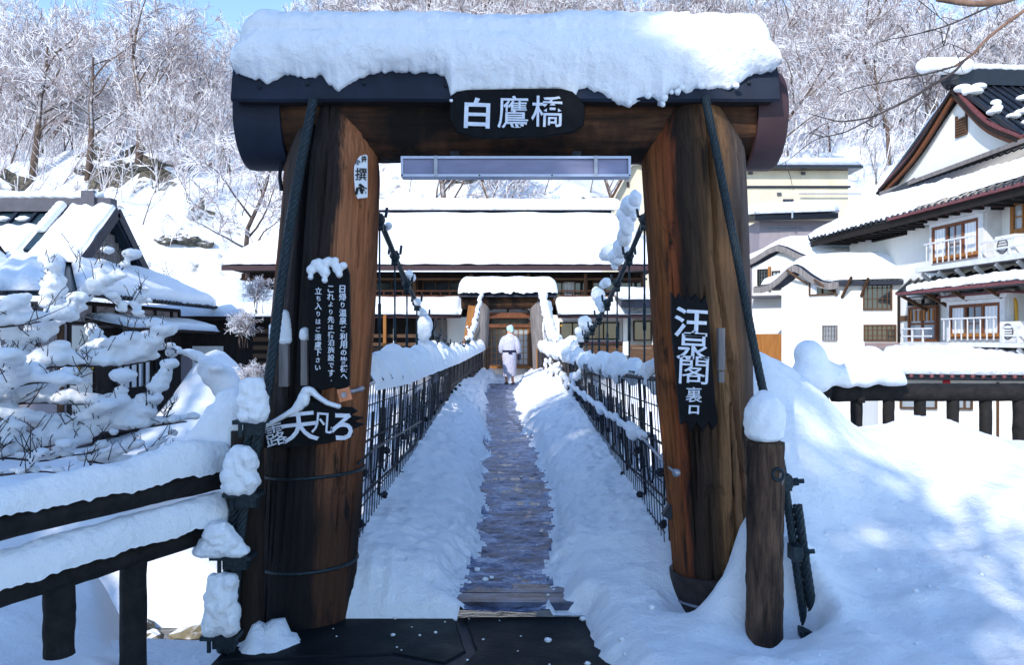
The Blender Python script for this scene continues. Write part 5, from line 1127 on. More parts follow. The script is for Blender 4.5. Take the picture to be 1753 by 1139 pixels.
mb = MB(); mb.bar(IP(1510, 332, GN + .3), IP(1765, 238, GN + .3), .25, .16); mb.build("gable_beam", M["grey_wood"], inn)
vt = MB(); u0, u1 = U(1638, 215, GN), U(1657, 215, GN); z0, z1 = IF.px(1647, 233, GN)[1], IF.px(1647, 196, GN)[1]; IF.box(vt, u0, u0 + .06, z0, z1, GN, GN + .08); IF.box(vt, u1 - .06, u1, z0, z1, GN, GN + .08); v_ = vt.build("vent", M["brown_wood"], inn)
for k in range(7): mb = MB(); z = lerp(z0, z1 - .15, k / 6.5); IF.box(mb, u0 + .06, u1 - .06, z, z + .07, GN + .01, GN + .07); mb.build("slat", M["brown_wood_x"], v_)
mb = MB(); IF.box(mb, u0 + .06, u1 - .06, z0, z1 - .1, GN + .0, GN + .008); mb.build("backing", M["ink"], v_)
# main roof behind the gable: dark tiled slope toward the viewer, ridge with snow
ra, rb = ga + out + V3(0, 0, .15), ga + out - IF.N * 13 + V3(0, 0, .15); ea, eb = gr + out + V3(0, 0, .1), gr + out - IF.N * 13 + V3(0, 0, .1)
mb = MB(); roof_slab(mb, ea, eb, rb, ra, .12); la, lb_ = gl + out, gl + out - IF.N * 13; roof_slab(mb, lb_, la, ra, rb, .12); mb.build("main_roof", M["tile_dark"], inn)
mb = MB()
for i in range(36):
    t = i / 36; a, b = ra.lerp(rb, t), ea.lerp(eb, t); mb.tube([a + V3(0, 0, .03), b + V3(0, 0, .03)], .055, 5)
mb.build("tile_rib", M["tile_dark"], inn)
mb = MB(); mb.bar(ra + V3(0, 0, .28) + IF.N * .1, rb + V3(0, 0, .28), .35, .60); mb.ball(ra + V3(0, 0, .25) + IF.N * .2, (.34, .34, .42), 10, 8, .2); mb.build("ridge", M["tile_dark"], inn)
snow_lumps("ridge_snow", [(ra.lerp(rb, t / 40) + V3(0, 0, .66 + .05 * n1(t * .7)), (.27, .26, .15)) for t in range(41)], inn, .06)
bl = []
for t in range(26):
    q = ra.lerp(ea, .62 + .16 * n1(t * .5)).lerp(rb.lerp(eb, .62), t / 26); bl.append((q + V3(0, 0, .09), (.24, .30, .11)))
for q, r in ((ra.lerp(ea, .14), .32), (ra.lerp(ea, .22) - IF.N * .2, .36), (ra.lerp(ea, .10) - IF.N * .7, .30), (ra.lerp(ea, .45) - IF.N * .5, .2), (ra.lerp(ea, .55) - IF.N * .3, .2), (ra.lerp(ea, .33) - IF.N * 1.9, .3), (ra.lerp(ea, .35) - IF.N * 2.3, .3), (ra.lerp(ea, .82) - IF.N * .8, .3)): bl.append((q + V3(0, 0, .1), (r, r, .14)))
snow_lumps("roof_snow_patch", bl, inn, .05)
slab_snow("gable_snow", gl + out * 1.05 + V3(0, 0, .1), gl + out * .2 + V3(0, 0, .1), ga + out * .2 + V3(0, 0, .1), ga + out * 1.05 + V3(0, 0, .1), .16, inn, 12, 40, .15, .06, 2., 0, .4, .1)
snow_lumps("roof_snow_patch", [(ga + out + V3(-.4 + .25 * k, -.3, .75 + .12 * n1(k * 2.)), (.45, .35, .32)) for k in range(-3, 3)], inn, .08)
# upper floor: dark lattice window, bay window with balcony
def wpx(px0, px1, ya, yb, cols, rows, n=0., **k):
    u0, u1 = U(px0, 0, n), U(px1, 0, n); z0 = IF.px(px0, yb, n)[1]; z1 = IF.px(px0, ya, n)[1]; return window(inn, IF, u0, u1, z0, z1, cols, rows, n, **k)
wpx(1495, 1552, 394, 415, 7, 3, .02, fw=.05, frame_mat=M["dark_wood"], bar=.018)
def bay(px0, px1, y0, y1, n):
    u0, u1 = U(px0, 0, n), U(px1, 0, n); z0, z1 = IF.px(px0, y1, n)[1], IF.px(px0, y0, n)[1]
    mb = MB(); IF.box(mb, u0 - .22, u1 + .25, z0 - .12, z1 + .25, 0, n - .05); mb.build("bay_wall", M["white_paint"], inn)
    mb = MB(); IF.box(mb, u0 - .12, u0, z0 - .1, z1 + .12, n - .05, n + .05); IF.box(mb, u1, u1 + .22, z0 - .1, z1 + .12, n - .05, n + .05); IF.box(mb, u0, u1, z1, z1 + .12, n - .05, n + .05); mb.build("bay_frame", M["white_paint"], inn)
    w = window(inn, IF, u0, u1, z0, z1, 3, 1, n - .03, fw=.10, curtain=[(.02, .26), (.70, .98)], glass=M["light_glass"], bar=.05)
    uu = lerp(u0, u1, .5); m2 = MB(); IF.box(m2, uu - .015, uu + .015, z0 + .1, z1 - .1, n - .01, n + .02); IF.box(m2, lerp(u0, u1, .35), lerp(u0, u1, .65), lerp(z0, z1, .42), lerp(z0, z1, .42) + .03, n - .01, n + .02); m2.build("muntin", M["win_wood"], w)
    m2 = MB(); IF.box(m2, lerp(u0, u1, .3), lerp(u0, u1, .38), z0 + .1, z1 - .1, n - .012, n - .004); m2.build("inner_shade", M["dark_glass"], w)
    mb = MB(); IF.box(mb, u0 - .35, u1 + .5, z1 + .25, z1 + .31, -.02, n + .25); cz_ = mb.build("cornice", M["tile_red"], inn)
    mb = MB(); IF.box(mb, u0 - .3, u1 + .45, z1 + .13, z1 + .25, n - .04, n + .14); mb.build("cornice_board", M["white_paint"], inn)
    bl = []; k = u0 - .2
    while k < u1 + .2: bl.append((IF.p(k, z1 + .34, n * .6), (.17, .2, .07))); k += .33
    snow_lumps("cornice_snow", bl, inn, .035, None, 2)
    mb = MB(); k = u0
    while k < u1: IF.box(mb, k, k + .022, z0 - .05, z0 + .62, n + .22, n + .255); k += .30
    IF.box(mb, u0 - .1, u1 + .1, z0 + .62, z0 + .67, n + .2, n + .27); mb.build("bay_railing", M["white_paint"], inn)
    mb = MB(); k = u0 + .1
    while k < u1 - .1: IF.box(mb, k, k + .2, z0 + .06, z0 + .17, n + .06, n + .1); k += .30
    mb.build("bay_grille", M["orange_wood"], inn)
    return u0, u1, z0, z1
b1 = bay(1597, 1677, 390, 451, .55)
b2 = bay(1627, 1714, 523, 580, .55)
for (za, zb, ua) in ((b1[2] - .14, b1[2] - .30, b1[0] - .4), (b2[2] - .12, b2[2] - .26, U(1543, 0, .9))):
    mb = MB(); IF.box(mb, ua, 16, zb, za, .0, .95); mb.build("balcony", M["white_paint"], inn)
    k = ua + .25
    while k < 15:
        mb = MB(); mb.bar(IF.p(k, zb - .05, .85), IF.p(k, zb - .75, .04), .09, .10); mb.bar(IF.p(k, zb - .05, .02), IF.p(k, zb - .9, .04), .10, .06, (0, 1, 0)); mb.build("bracket", M["white_paint"], inn); k += .92
for (bb_, us) in ((b1, [(b1[1] + .5, 16)]), (b2, [(U(1543, 0, .9), b2[0] - .5), (b2[1] + .5, 16)])):
    for a, b in us:
        mb = MB(); z = bb_[2] - .12
        IF.box(mb, a, b, z + .44, z + .49, .87, .92); IF.box(mb, a, b, z + .18, z + .23, .87, .91); k = a
        while k < b: IF.box(mb, k, k + .07, z, z + .44, .872, .912); k += .62
        mb.build("balcony_railing", M["white_paint"], inn)
# door bay on the lower floor
ud0, ud1 = U(1557, 0, .1), U(1606, 0, .1); zb_, zt_ = b2[2] - .1, IF.px(1557, 526, .1)[1]
window(inn, IF, ud0, ud1, zb_, zt_, 2, 2, .1, fw=.10, glass=M["light_glass"], bar=.05)
window(inn, IF, ud0, ud1, zt_ + .03, IF.px(1557, 509, .1)[1], 2, 1, .1, fw=.06, frame_mat=M["dark_wood"])
for k in range(6):
    mb = MB(); u = lerp(ud0, ud1, (k + .7) / 6.5); IF.box(mb, u - .05, u + .05, lerp(zb_, zt_, .58), zt_ - .14, .13, .16); mb.build("door_slat", M["orange_wood"], inn)
mb = MB(); IF.box(mb, U(1540, 0, .05), ud0, IF.px(1545, 550, .05)[1], IF.px(1545, 541, .05)[1], .0, .06); mb.build("tie_beam", M["brown_wood_x"], inn)
mb = MB(); IF.box(mb, U(1539.5), U(1541.5), -1, 3.4, .0, .08); mb.build("corner_post", M["dark_wood"], inn)
# awning roof between the floors
aw0, aw1 = IP(1536, 507, 1.5), IP(1800, 473, 1.5); tz = 3.75
ta, tb = IF.p(U(1560, 0, 0), tz, .02), IF.p(16, tz, .02); aw0.z = aw1.z = 3.16
mb = MB(); roof_slab(mb, aw0, aw1, tb, ta, .1); mb.build("awning_roof", M["tile_dark"], inn)
mb = MB(); mb.bar(aw0, aw1, .08, .09); mb.build("awning_edge", M["tile_red"], inn)
mb = MB(); L = (aw1 - aw0).length; k = 0
while k < L: mb.tube([aw0.lerp(aw1, k / L) + V3(0, 0, .05), ta.lerp(tb, k / L) + V3(0, 0, .05)], .04, 5); k += .30
mb.build("tile_rib", M["tile_dark"], inn)
slab_snow("awning_snow", aw0.lerp(aw1, .08) + V3(0, 0, .06), aw1 + V3(0, 0, .06), aw1.lerp(tb, .42) + V3(0, 0, .06), aw0.lerp(ta, .30).lerp(aw1.lerp(tb, .3), .08) + V3(0, 0, .06), .13, inn, 90, 8, .12, .05, 2., .03, .3, .12)
for k in (1.2, 2.6, 4.0, 5.6, 7.2): mb = MB(); uu = U(1560) + k; mb.bar(IF.p(uu, 3.18, 1.2), IF.p(uu, 2.55, .03), .09, .10); mb.bar(IF.p(uu, 3.2, .02), IF.p(uu, 3.2, 1.3), .1, .1); mb.build("awning_brace", M["brown_wood"], inn)
mb = MB(); IF.box(mb, U(1556, 0, .6), U(1580, 0, .6), 2.98, 3.05, .6, .7); mb.build("tube_light", M["white_paint"], inn)
mb = MB(); mb.tube(smooth_path([IP(1698, 499, .3), IP(1728, 507, .3), IP(1738, 514, .3), IP(1740, 530, .3), IP(1740, 556, .3)], 20), .05, 7); mb.build("drain_pipe", M["yellow_pole"], inn, True)
mb = MB(); IF.box(mb, U(1742), U(1748), IF.px(1742, 556)[1], IF.px(1742, 515)[1], 0, .1); mb.build("window_frame", M["orange_wood"], inn)
wpx(1733, 1775, 346, 402, 2, 2, .1, fw=.14, glass=M["light_glass"], frame_mat=M["orange_wood"])
mb = MB(); mb.tube([IP(1700, 350, .1), IP(1700, 425, .1)], .05, 6); mb.build("drain_pipe", M["white_paint"], inn)
# mauve base wall under the balcony
mb = MB(); IF.box(mb, U(1560), 16, -3, .6, .02, .12); mb.build("base_wall", M["mauve_wall"], inn)
for lab, px, py, n, z in (("white air conditioner on the inn's upper balcony", 1728, 418, .5, b1[2] - .13), ("white air conditioner on the inn's lower balcony beside the yellow drain pipe", 1737, 575, .5, b2[2] - .11)):
    u = U(px, 0, n); t = thing("air_conditioner", IF.p(u, z, n), lab, "air conditioner")
    mb = MB(); IF.box(mb, u - .42, u + .42, z, z + .62, n - .15, n + .15); mb.build("case", M["ac_white"], t)
    mb = MB(); c = IF.p(u - .08, z + .32, n + .16); mb.tube([c + IF.U * (.22 * math.cos(a)) + V3(0, 0, .22 * math.sin(a)) for a in [2 * math.pi * k / 20 for k in range(21)]], .02, 5, False)
    for k in range(5): q = c + V3(0, 0, -.16 + .08 * k); mb.bar(q - IF.U * .18, q + IF.U * .18, .012, .02)
    mb.build("fan_grille", M["ridge_grey"], t)

# white entrance wing with curved gable roofs left of the inn
def karahafu(nm, lab, corner, left, right, ze, zr, wl, back):
    """corner: wall corner; left / right: directions along the gable face and the eave face."""
    t = thing(nm, (corner[0], corner[1], -2.5), lab, "building"); c = V3(*corner, 0); dl, dr = Vector((*left, 0)).normalized(), Vector((*right, 0)).normalized(); L, W = wl, back
    p = [c, c + dr * W, c + dr * W + dl * L, c + dl * L]
    mb = MB(); mb.loft([[q + V3(0, 0, -2.5) for q in p], [q + V3(0, 0, ze) for q in p]]); mb.build("wall", M["plaster"], t)
    # roof section across the gable face: flared eaves, raised middle
    sec = [(-.22, .02), (-.08, .0), (.08, .10), (.25, .38), (.42, .74), (.52, .86), (.62, .74), (.8, .36), (.97, .08), (1.12, .0), (1.25, .02)]
    def P(s, h, d): return c + dl * (s * L) + dr * d + V3(0, 0, ze + h * (zr - ze))
    ov = -.55; mb = MB(); N = len(sec)
    r0 = [P(s, h, ov) for s, h in sec]; r1 = [P(s, h, W + .2) for s, h in sec]; dn = V3(0, 0, -.16)
    mb.loft([r0 + [q + dn for q in r0[::-1]], r1 + [q + dn for q in r1[::-1]]]); mb.build("roof", M["roof_metal"], t)
    mb = MB(); q0 = [P(s, h, ov - .05) + V3(0, 0, -.03) for s, h in sec]; mb.loft([[q for q in q0] + [q + V3(0, 0, -.26) for q in q0[::-1]], [q + dr * .06 for q in q0] + [q + dr * .06 + V3(0, 0, -.26) for q in q0[::-1]]]); mb.build("bargeboard", M["grey_wood"], t)
    mb = MB(); mb.prism([P(s, h, .02) + V3(0, 0, -.16) for s, h in sec if -.01 < s < 1.01], dr * .1); mb.build("gable_wall", M["plaster"], t)
    def f(u, v):
        s = lerp(-.20, 1.22, v); h = interp(sec, s); d = lerp(ov + .12, W + .1, u); e = min(1, min(u * W / .5, v * L * 1.4 / .35, (1 - v) * L * 1.4 / .35)); e = math.sqrt(max(0, 1 - (1 - e) ** 2))
        return P(s, lerp(h, h * .75 + .15, .4), d) + V3(0, 0, .01 + .42 * e * (1 + .12 * n1(d * 1.2, s * 4)))
    mb = MB(); mb.grid(f, 40, 30); mb.grid(lambda u, v: P(lerp(-.20, 1.22, v), interp(sec, lerp(-.2, 1.22, v)), lerp(ov + .12, W + .1, u)) + V3(0, 0, .005), 40, 30); mb.build("roof_snow", M["snow"], t, True)
    return t, Frame((c + dl * L).to_2d(), c.to_2d()), Frame(c.to_2d(), (c + dr * W).to_2d())
cA = at(1438, 580, 31.0); lA = at(1338, 580, 33.0) - cA; rA = at(1560, 580, 30.2) - cA
wing, FL, FR = karahafu("entrance_wing", "white plastered wing with a low curved gable roof in front of the inn", (cA.x, cA.y), (lA.x, lA.y), (rA.x, rA.y), 3.80, 4.75, lA.length, rA.length)
def wp(t, fr_, px0, px1, ya, yb, **k):
    u0, u1 = fr_.px(px0)[0], fr_.px(px1)[0]; pm = (px0 + px1) / 2; return window(t, fr_, u0, u1, fr_.px(pm, yb)[1], fr_.px(pm, ya)[1], **k)
wp(wing, FL, 1386, 1431, 481, 506, cols=2, rows=1, fw=.06, frame_mat=M["brown_wood"], curtain=[(.02, .28)], n=.0)
wp(wing, FL, 1409, 1434, 557, 584, cols=5, rows=3, fw=.04, frame_mat=M["grey_wood"], glass=M["light_glass"], bar=.015)
wp(wing, FR, 1477, 1527, 474, 531, cols=6, rows=3, fw=.06, frame_mat=M["brown_wood"], bar=.015)
wp(wing, FR, 1478, 1534, 556, 584, cols=7, rows=3, fw=.06, frame_mat=M["brown_wood"], bar=.018)
mb = MB(); FR.box(mb, FR.px(1480)[0], FR.px(1550)[0], FR.px(1510, 597)[1], FR.px(1510, 587)[1], 0, .35); mb.build("ledge", M["mauve_wall"], wing)
for fr_, px0, y0, px1, y1 in ((FL, 1383, 487, 1358, 462), (FL, 1434, 506, 1405, 478), (FR, 1441, 510, 1456, 476), (FR, 1474, 508, 1484, 478)):
    u0, u1 = fr_.px(px0)[0], fr_.px(px1)[0]; mb = MB(); mb.bar(fr_.p(u0, fr_.px(px0, y0)[1], .03), fr_.p(u1, fr_.px(px0, y1)[1], .5), .08, .08); mb.build("brace", M["brown_wood"], wing)
mb = MB(); FL.box(mb, FL.px(1290)[0], FL.px(1336)[0], -1.5, FL.px(1310, 572)[1], -.3, -.15); mb.build("wood_panel", M["orange_wood"], wing)
cB = at(1425, 580, 35.0); lB = at(1288, 580, 37.0) - cB; rB = at(1545, 580, 34.6) - cB
w2, FL2, FR2 = karahafu("rear_wing", "taller white wing with curved gable roof and lattice window behind the entrance wing", (cB.x, cB.y), (lB.x, lB.y), (rB.x, rB.y), 5.05, 6.0, lB.length, rB.length)
wp(w2, FL2, 1297, 1316, 461, 489, cols=4, rows=4, fw=.05, frame_mat=M["dark_wood"], bar=.015)
wp(w2, FL2, 1322, 1336, 464, 496, cols=2, rows=3, fw=.05, frame_mat=M["dark_wood"], glass=M["light_glass"], bar=.015)
mb = MB(); FL2.box(mb, FL2.px(1316)[0], FL2.px(1320.5)[0], FL2.px(1318, 498)[1], FL2.px(1318, 457)[1], .0, .14); mb.build("orange_post", M["orange_wood"], w2)
mb = MB(); FL2.box(mb, FL2.px(1290)[0], FL2.px(1340)[0], FL2.px(1318, 511)[1], FL2.px(1318, 507)[1], 0, .7); mb.build("canopy", M["ridge_grey"], w2)
# low snow roof at the foot of the inn
ls = thing("low_shed", (15, 23, -2.4), "low snow-roofed shed in front of the inn behind the black railing", "shed")
s0, s1 = at(1508, 640, 21.5), at(1860, 647, 20.5); s1.z = s0.z = .62; k0, k1 = at(1512, 602, 26.5), at(1900, 620, 24.5); k0.z = k1.z = 1.15
mb = MB(); roof_slab(mb, s0, s1, k1, k0, .12); mb.build("roof", M["tile_dark"], ls)
mb = MB(); L = (s1 - s0).length; k = 0
while k < L: mb.ball(s0.lerp(s1, k / L) + V3(0, -.02, -.02), (.06, .08, .06), 7, 5); k += .25
mb.build("eave_tile", M["tile_red"], ls, True)["kind"] = "stuff"
slab_snow("roof_snow", s0 + V3(-.1, -.05, .02), s1 + V3(0, -.05, .02), k1 + V3(0, 0, .02), k0 + V3(0, 0, .02), .26, ls, 70, 24, .3, .05, 1., .02, .25, .08)
sf = Frame((s0.x + .3, 22.3), (s1.x, 21.4)); mb = MB(); sf.box(mb, 0, 5.4, -2.6, .45, -3, 0); mb.build("wall", M["plaster"], ls)
for a, b in ((.55, 1.5), (2.0, 2.4)): window(ls, sf, a, b, -.35, .1, 2, 1, .0, .05, M["brown_wood"], M["light_glass"])
for u in (3.0, 4.3): mb = MB(); sf.box(mb, u, u + .06, -2.6, .4, .0, .05); mb.build("post", M["brown_wood"], ls)
mb = MB(); p = sf.p(1.6, .42, .5); mb.ball(p, (.1, .1, .12), 8, 6); o = mb.build("red_lantern", M["red_paint"], ls, True)
# ------------------------------------------------------------------ trees
SHADE_CEDARS = [(-7.6, -9, 14.5, 2.0), (-6.4, -9.5, 12.2, 0.9), (-9.5, -9.5, 17, 2.6), (-12.4, -11, 21, 3.2), (-21.8, -11, 26, 3.2), (-24.5, -10, 29, 3.5), (-27.5, -11, 28.5, 3.0), (-30.5, -11, 25, 3.2), (-34, -10, 24.5, 3.6), (-11, -13, 19, 2.8)]
class Twig:
    def __init__(s): s.tr, s.tw = MB(), MB()
def grow(T, rg, p, d, L, r, lvl, maxl, droop=.1, spread=.55, kids=(3, 5), up=.25, tiny=.012):
    n = 5 if lvl < 2 else 3; pts = [p]; q = p.copy(); dd = d.normalized()
    for i in range(n):
        dd = (dd + Vector((rg.gauss(0, .13), rg.gauss(0, .13), rg.gauss(0, .10) + (up if lvl == 0 else up * .35) * .25 - droop * .12 * lvl))).normalized(); q = q + dd * (L / n); pts.append(q)
    rr = [max(tiny, r * (1 - .72 * i / n)) for i in range(n + 1)]
    (T.tr if lvl < 2 else T.tw).tube(pts, rr, 7 if lvl == 0 else 5 if lvl == 1 else 3, lvl < 2)
    if lvl >= maxl: return
    k = rg.randint(*kids) + (3 if lvl == 0 else 0)
    for i in range(k):
        t = lerp(.32 if lvl == 0 else .18, .98, (i + rg.random() * .7) / k); j = min(n - 1, int(t * n)); b = pts[j].lerp(pts[j + 1], t * n - j)
        ax = (pts[j + 1] - pts[j]).normalized(); o = ax.orthogonal().normalized(); o = Matrix.Rotation(rg.uniform(0, 6.283), 3, ax) @ o
        nd = ax * (1 - spread) + o * spread + Vector((0, 0, up * .5))
        grow(T, rg, b, nd, L * rg.uniform(.42, .62) * (1 - .3 * t if lvl == 0 else 1), max(tiny, r * .42 * (1 - .4 * t)), lvl + 1, maxl, droop, spread, kids, up, tiny)
def proto_tree(seed, H, r, kids, maxl, spread, up, stems=1, tiny=.012, lean=0.):
    rg = random.Random(seed); T = Twig()
    for s in range(stems):
        d = Vector((rg.gauss(0, .12) + lean + (rg.uniform(-.25, .25) if stems > 1 else 0), rg.gauss(0, .1), 1)); grow(T, rg, Vector((rg.uniform(-.3, .3) * (stems > 1), rg.uniform(-.3, .3) * (stems > 1), -.4)), d, H * rg.uniform(.85, 1.05), r * (1 if stems == 1 else rg.uniform(.6, 1)), 0, maxl, .25, spread, kids, up, tiny)
    def mesh(nm, mb, mat):
        me = bpy.data.meshes.new(nm); me.from_pydata(mb.v if isinstance(mb.v[0], tuple) else [tuple(v) for v in mb.v], [], mb.f); me.materials.append(mat); me.polygons.foreach_set("use_smooth", [True] * len(me.polygons)); return me
    return mesh("trunk", T.tr, M["frost_bark"]), mesh("crown", T.tw, M["frost_twig"])
PROTO = {"big": [proto_tree(s, 11, .25, (4, 6), 4, .52, .35, 1, .022, ln) for s, ln in ((1, .05), (2, .18), (3, -.1))],
         "thin": [proto_tree(s, 8.5, .09, (3, 5), 4, .42, .5, st, .020, ln) for s, st, ln in ((11, 2, .1), (12, 3, .15), (13, 1, .22))],
         "sap": [proto_tree(s, 4.2, .04, (3, 5), 2, .4, .55, st, .011) for s, st in ((21, 3), (22, 1), (23, 4))],
         "bush": [proto_tree(s, 1.6, .03, (4, 6), 3, .6, .3, 5, .012) for s in (31, 32)]}
def plant(kind, x, y, sc, label, group=None, name="bare_tree", cat="tree", rz=None, z=None):
    tr, cr = PROTO[kind][rnd.randrange(len(PROTO[kind]))]; t = thing(name, (x, y, (ground_z(x, y) if z is None else z) - .05), label, cat, group)
    t.rotation_euler = (0, 0, rnd.uniform(-.9, .9) if rz is None else rz); t.scale = (sc, sc, sc * rnd.uniform(.9, 1.1))
    for nm, me in (("trunk", tr), ("crown", cr)): o = bpy.data.objects.new(nm, me); C.objects.link(o); o.parent = t
    return t
def pxX(px, Y): return (px - CX) / F * Y
# individual trees one can point to
def foot(px, py):     # where the hillside passes under a photo pixel
    for i in range(400):
        Y = 36 + i * .35; x = pxX(px, Y)
        if ground_z(x, Y) >= EYE + (HY - py) / F * Y: return x, Y
    return pxX(px, 80), 80
for px, py, kind, sc, lab in ((55, 105, "big", 1.5, "dark leaning tree at the top left corner of the wood"), (150, 92, "big", 1.45, "dark straight tree between the corner tree and the bare snow shoulder"), (237, 128, "big", 1.5, "stout dark-trunked tree standing on the bare snow shoulder of the slope"), (330, 185, "thin", 1.15, "forked pale-stemmed tree beside the left gate roof"), (352, 190, "thin", .9, "slanting thin tree between the forked tree and the gate roof"),
                              (242, 385, "sap", 1.5, "slender lone sapling above the small fence on the left slope"), (286, 395, "sap", 1.1, "short sapling right of the slender lone one on the left slope"), (372, 335, "sap", 1.4, "many-stemmed sapling in a hollow of snow left of the gate log"), (412, 372, "sap", 1.3, "leaning sapling close to the left gate log"), (448, 372, "sap", 1.1, "straight sapling half hidden by the left gate log"),
                              (215, 440, "sap", 1.2, "low sapling just beyond the left house gable"), (268, 330, "thin", .8, "thin leaning tree on the open snow below the rock ledge"), (395, 300, "thin", .85, "tall thin pair of stems left of the gate log top"), (430, 250, "thin", .9, "slim tree rising behind the left end of the gate beam"), (300, 290, "thin", .9, "slim tree beside the rock ledge on the open snow"), (355, 425, "sap", 1.0, "small sapling by the boulders left of the hall roof"), (190, 360, "sap", 1.3, "thin sapling right of the left house ridge"), (465, 330, "sap", 1.4, "bare sapling touching the left edge of the gate log"), (700, 335, "sap", 1.1, "small sapling above the left end of the hall ridge"), (760, 335, "sap", 1.2, "bare sapling above the hall ridge left of the far gate"), (930, 335, "sap", 1.2, "bare sapling above the hall ridge right of the far gate"), (1010, 330, "sap", 1.3, "bare sapling above the right end of the hall ridge"), (325, 345, "thin", .62, "small clump of saplings growing above the fence line"), (40, 240, "thin", 1., "leaning tree at the left edge above the house ridge"), (1400, 275, "thin", 1.0, "tan-trunked tree just above the cream building's right end"), (1420, 260, "big", .7, "leaning pale tree behind the cream building roof"), (1545, 245, "thin", 1.0, "tan trunk standing left of the inn gable"), (1475, 250, "thin", .9, "pale double-stemmed tree between the cream building and the inn"),
                              (1500, 320, "sap", 1., "cluster of thin bare poles beside the inn roof"), (1305, 395, "bush", 1.3, "frosted shrub in front of the grey outbuilding")):
    x, y = foot(px, py) if py < 390 else (pxX(px, 40), 40)
    plant(kind, x, y, sc, lab, None, "bare_tree" if kind != "bush" else "frosted_shrub", "tree" if kind != "bush" else "shrub")
# the wood on the hill
cnt = 0; spots = []
tries = 0
while cnt < 262 and tries < 9000:
    tries += 1; px = rnd.uniform(-40, 1800); Y = 47 + (rnd.random() ** .62) * 88; x = pxX(px, Y)
    z = ground_z(x, Y); py = HY - (z - EYE) / Y * F
    if 110 < px < 480 and py > 150 and rnd.random() < .88: continue
    if 480 <= px < 1300 and (py > 200) and rnd.random() < .75: continue
    if px >= 1300 and py > 230 and rnd.random() < .8: continue
    if px < 110 and py > 300: continue
    if 1060 < px < 1480 and Y < 63: continue
    if x > 9 and Y < 62 and px > 1400: continue
    md = 1.9 if Y < 80 else 2.4
    if any((x - a) ** 2 + (Y - b) ** 2 < md * md for a, b in spots): continue
    spots.append((x, Y)); cnt += 1
    kind = "big" if rnd.random() < (.55 if px < 450 else .35) else "thin"
    side = "left" if px < 480 else "right" if px > 1000 else "mid"
    kd = "stout" if kind == "big" else "slender"; hi = "high" if Y > 88 else "low"
    lab = f"{kd} frosted bare tree {hi} on the slope " + {"left": "above the left house", "mid": "behind the gate roof", "right": "above the inn"}[side]
    plant(kind, x, Y, rnd.uniform(.75, 1.25) * (1.15 if Y > 95 else 1), lab, f"{kd} trees {hi} on the slope " + {"left": "above the left house", "mid": "behind the gate roof", "right": "above the inn"}[side])
# thicket beyond what one could count, near the crest
mb = MB(); rg = random.Random(5)
for i in range(5200):
    Y = 75 + 73 * rg.random() ** .7; x = pxX(rg.uniform(-40, 1800), Y); z = ground_z(x, Y); h = rg.uniform(3, 7); p = Vector((x, Y, z - .2)); dx, dy = rg.gauss(.15, .2), rg.gauss(0, .2)
    top = p + Vector((dx * h, dy * h, h)); mb.tube([p, p.lerp(top, .5) + Vector((rg.gauss(0, .2), 0, 0)), top], [.07, .05, .03], 3, False)
    for k in range(9):
        b = p.lerp(top, rg.uniform(.3, .95)); mb.tube([b, b + Vector((rg.gauss(0, 1), rg.gauss(0, .7), rg.uniform(.3, 1.6))) * 1.1], [.03, .018], 3, False)
o = mb.build("thicket", M["frost_twig"], None, True); o["kind"] = "stuff"
# snow-capped rocks breaking through the slope
for px0, px1, py, n, lab, grp in ((140, 320, 285, 9, "dark jagged rock in the snow ledge above the left house", "rocks of the snow ledge"), (280, 360, 418, 4, "low dark boulder in the snow left of the hall roof", "boulders by the hall"), (800, 880, 312, 4, "dark boulder in the snow above the hall ridge", "boulders above the hall")):
    for i in range(n):
        px = lerp(px0, px1, (i + rnd.random()) / n); x, y = foot(px, py + rnd.uniform(-14, 14) + 18 * n1(px * .02, py)); r = rnd.uniform(.5, 1.0)
        mb = MB(); mb.ball((x, y - .1, ground_z(x, y) + .05), (r * rnd.uniform(1.2, 2.3), r * .9, r * rnd.uniform(.5, .8)), 40, 26, .0); mb.v = [tuple(Vector(v) + (Vector(v) - Vector((x, y, ground_z(x, y)))) * (.45 * fb(v[0] * .9, v[1] * .9, v[2] * 1.6, 5))) for v in mb.v]; o = mb.build("rock", M["rock"]); tag(o, lab, "rock", grp)
# small fence on the slope
fp = [at(x, 392, 44) for x in range(226, 285, 9)]; ft = thing("slope_fence", (-19.5, 44, ground_z(-19.5, 44)), "small dark wire fence half buried in the left slope", "fence")
for p in fp: zz = ground_z(p.x, 43); mb = MB(); mb.bar((p.x, 43, zz - .3), (p.x, 43, zz + .55), .09, .09, (0, 1, 0)); mb.build("post", M["dark_wood"], ft)
mb = MB(); mb.tube([(p.x, 42.95, ground_z(p.x, 43) + .5) for p in fp], .03, 4); mb.build("rail", M["dark_wood"], ft)

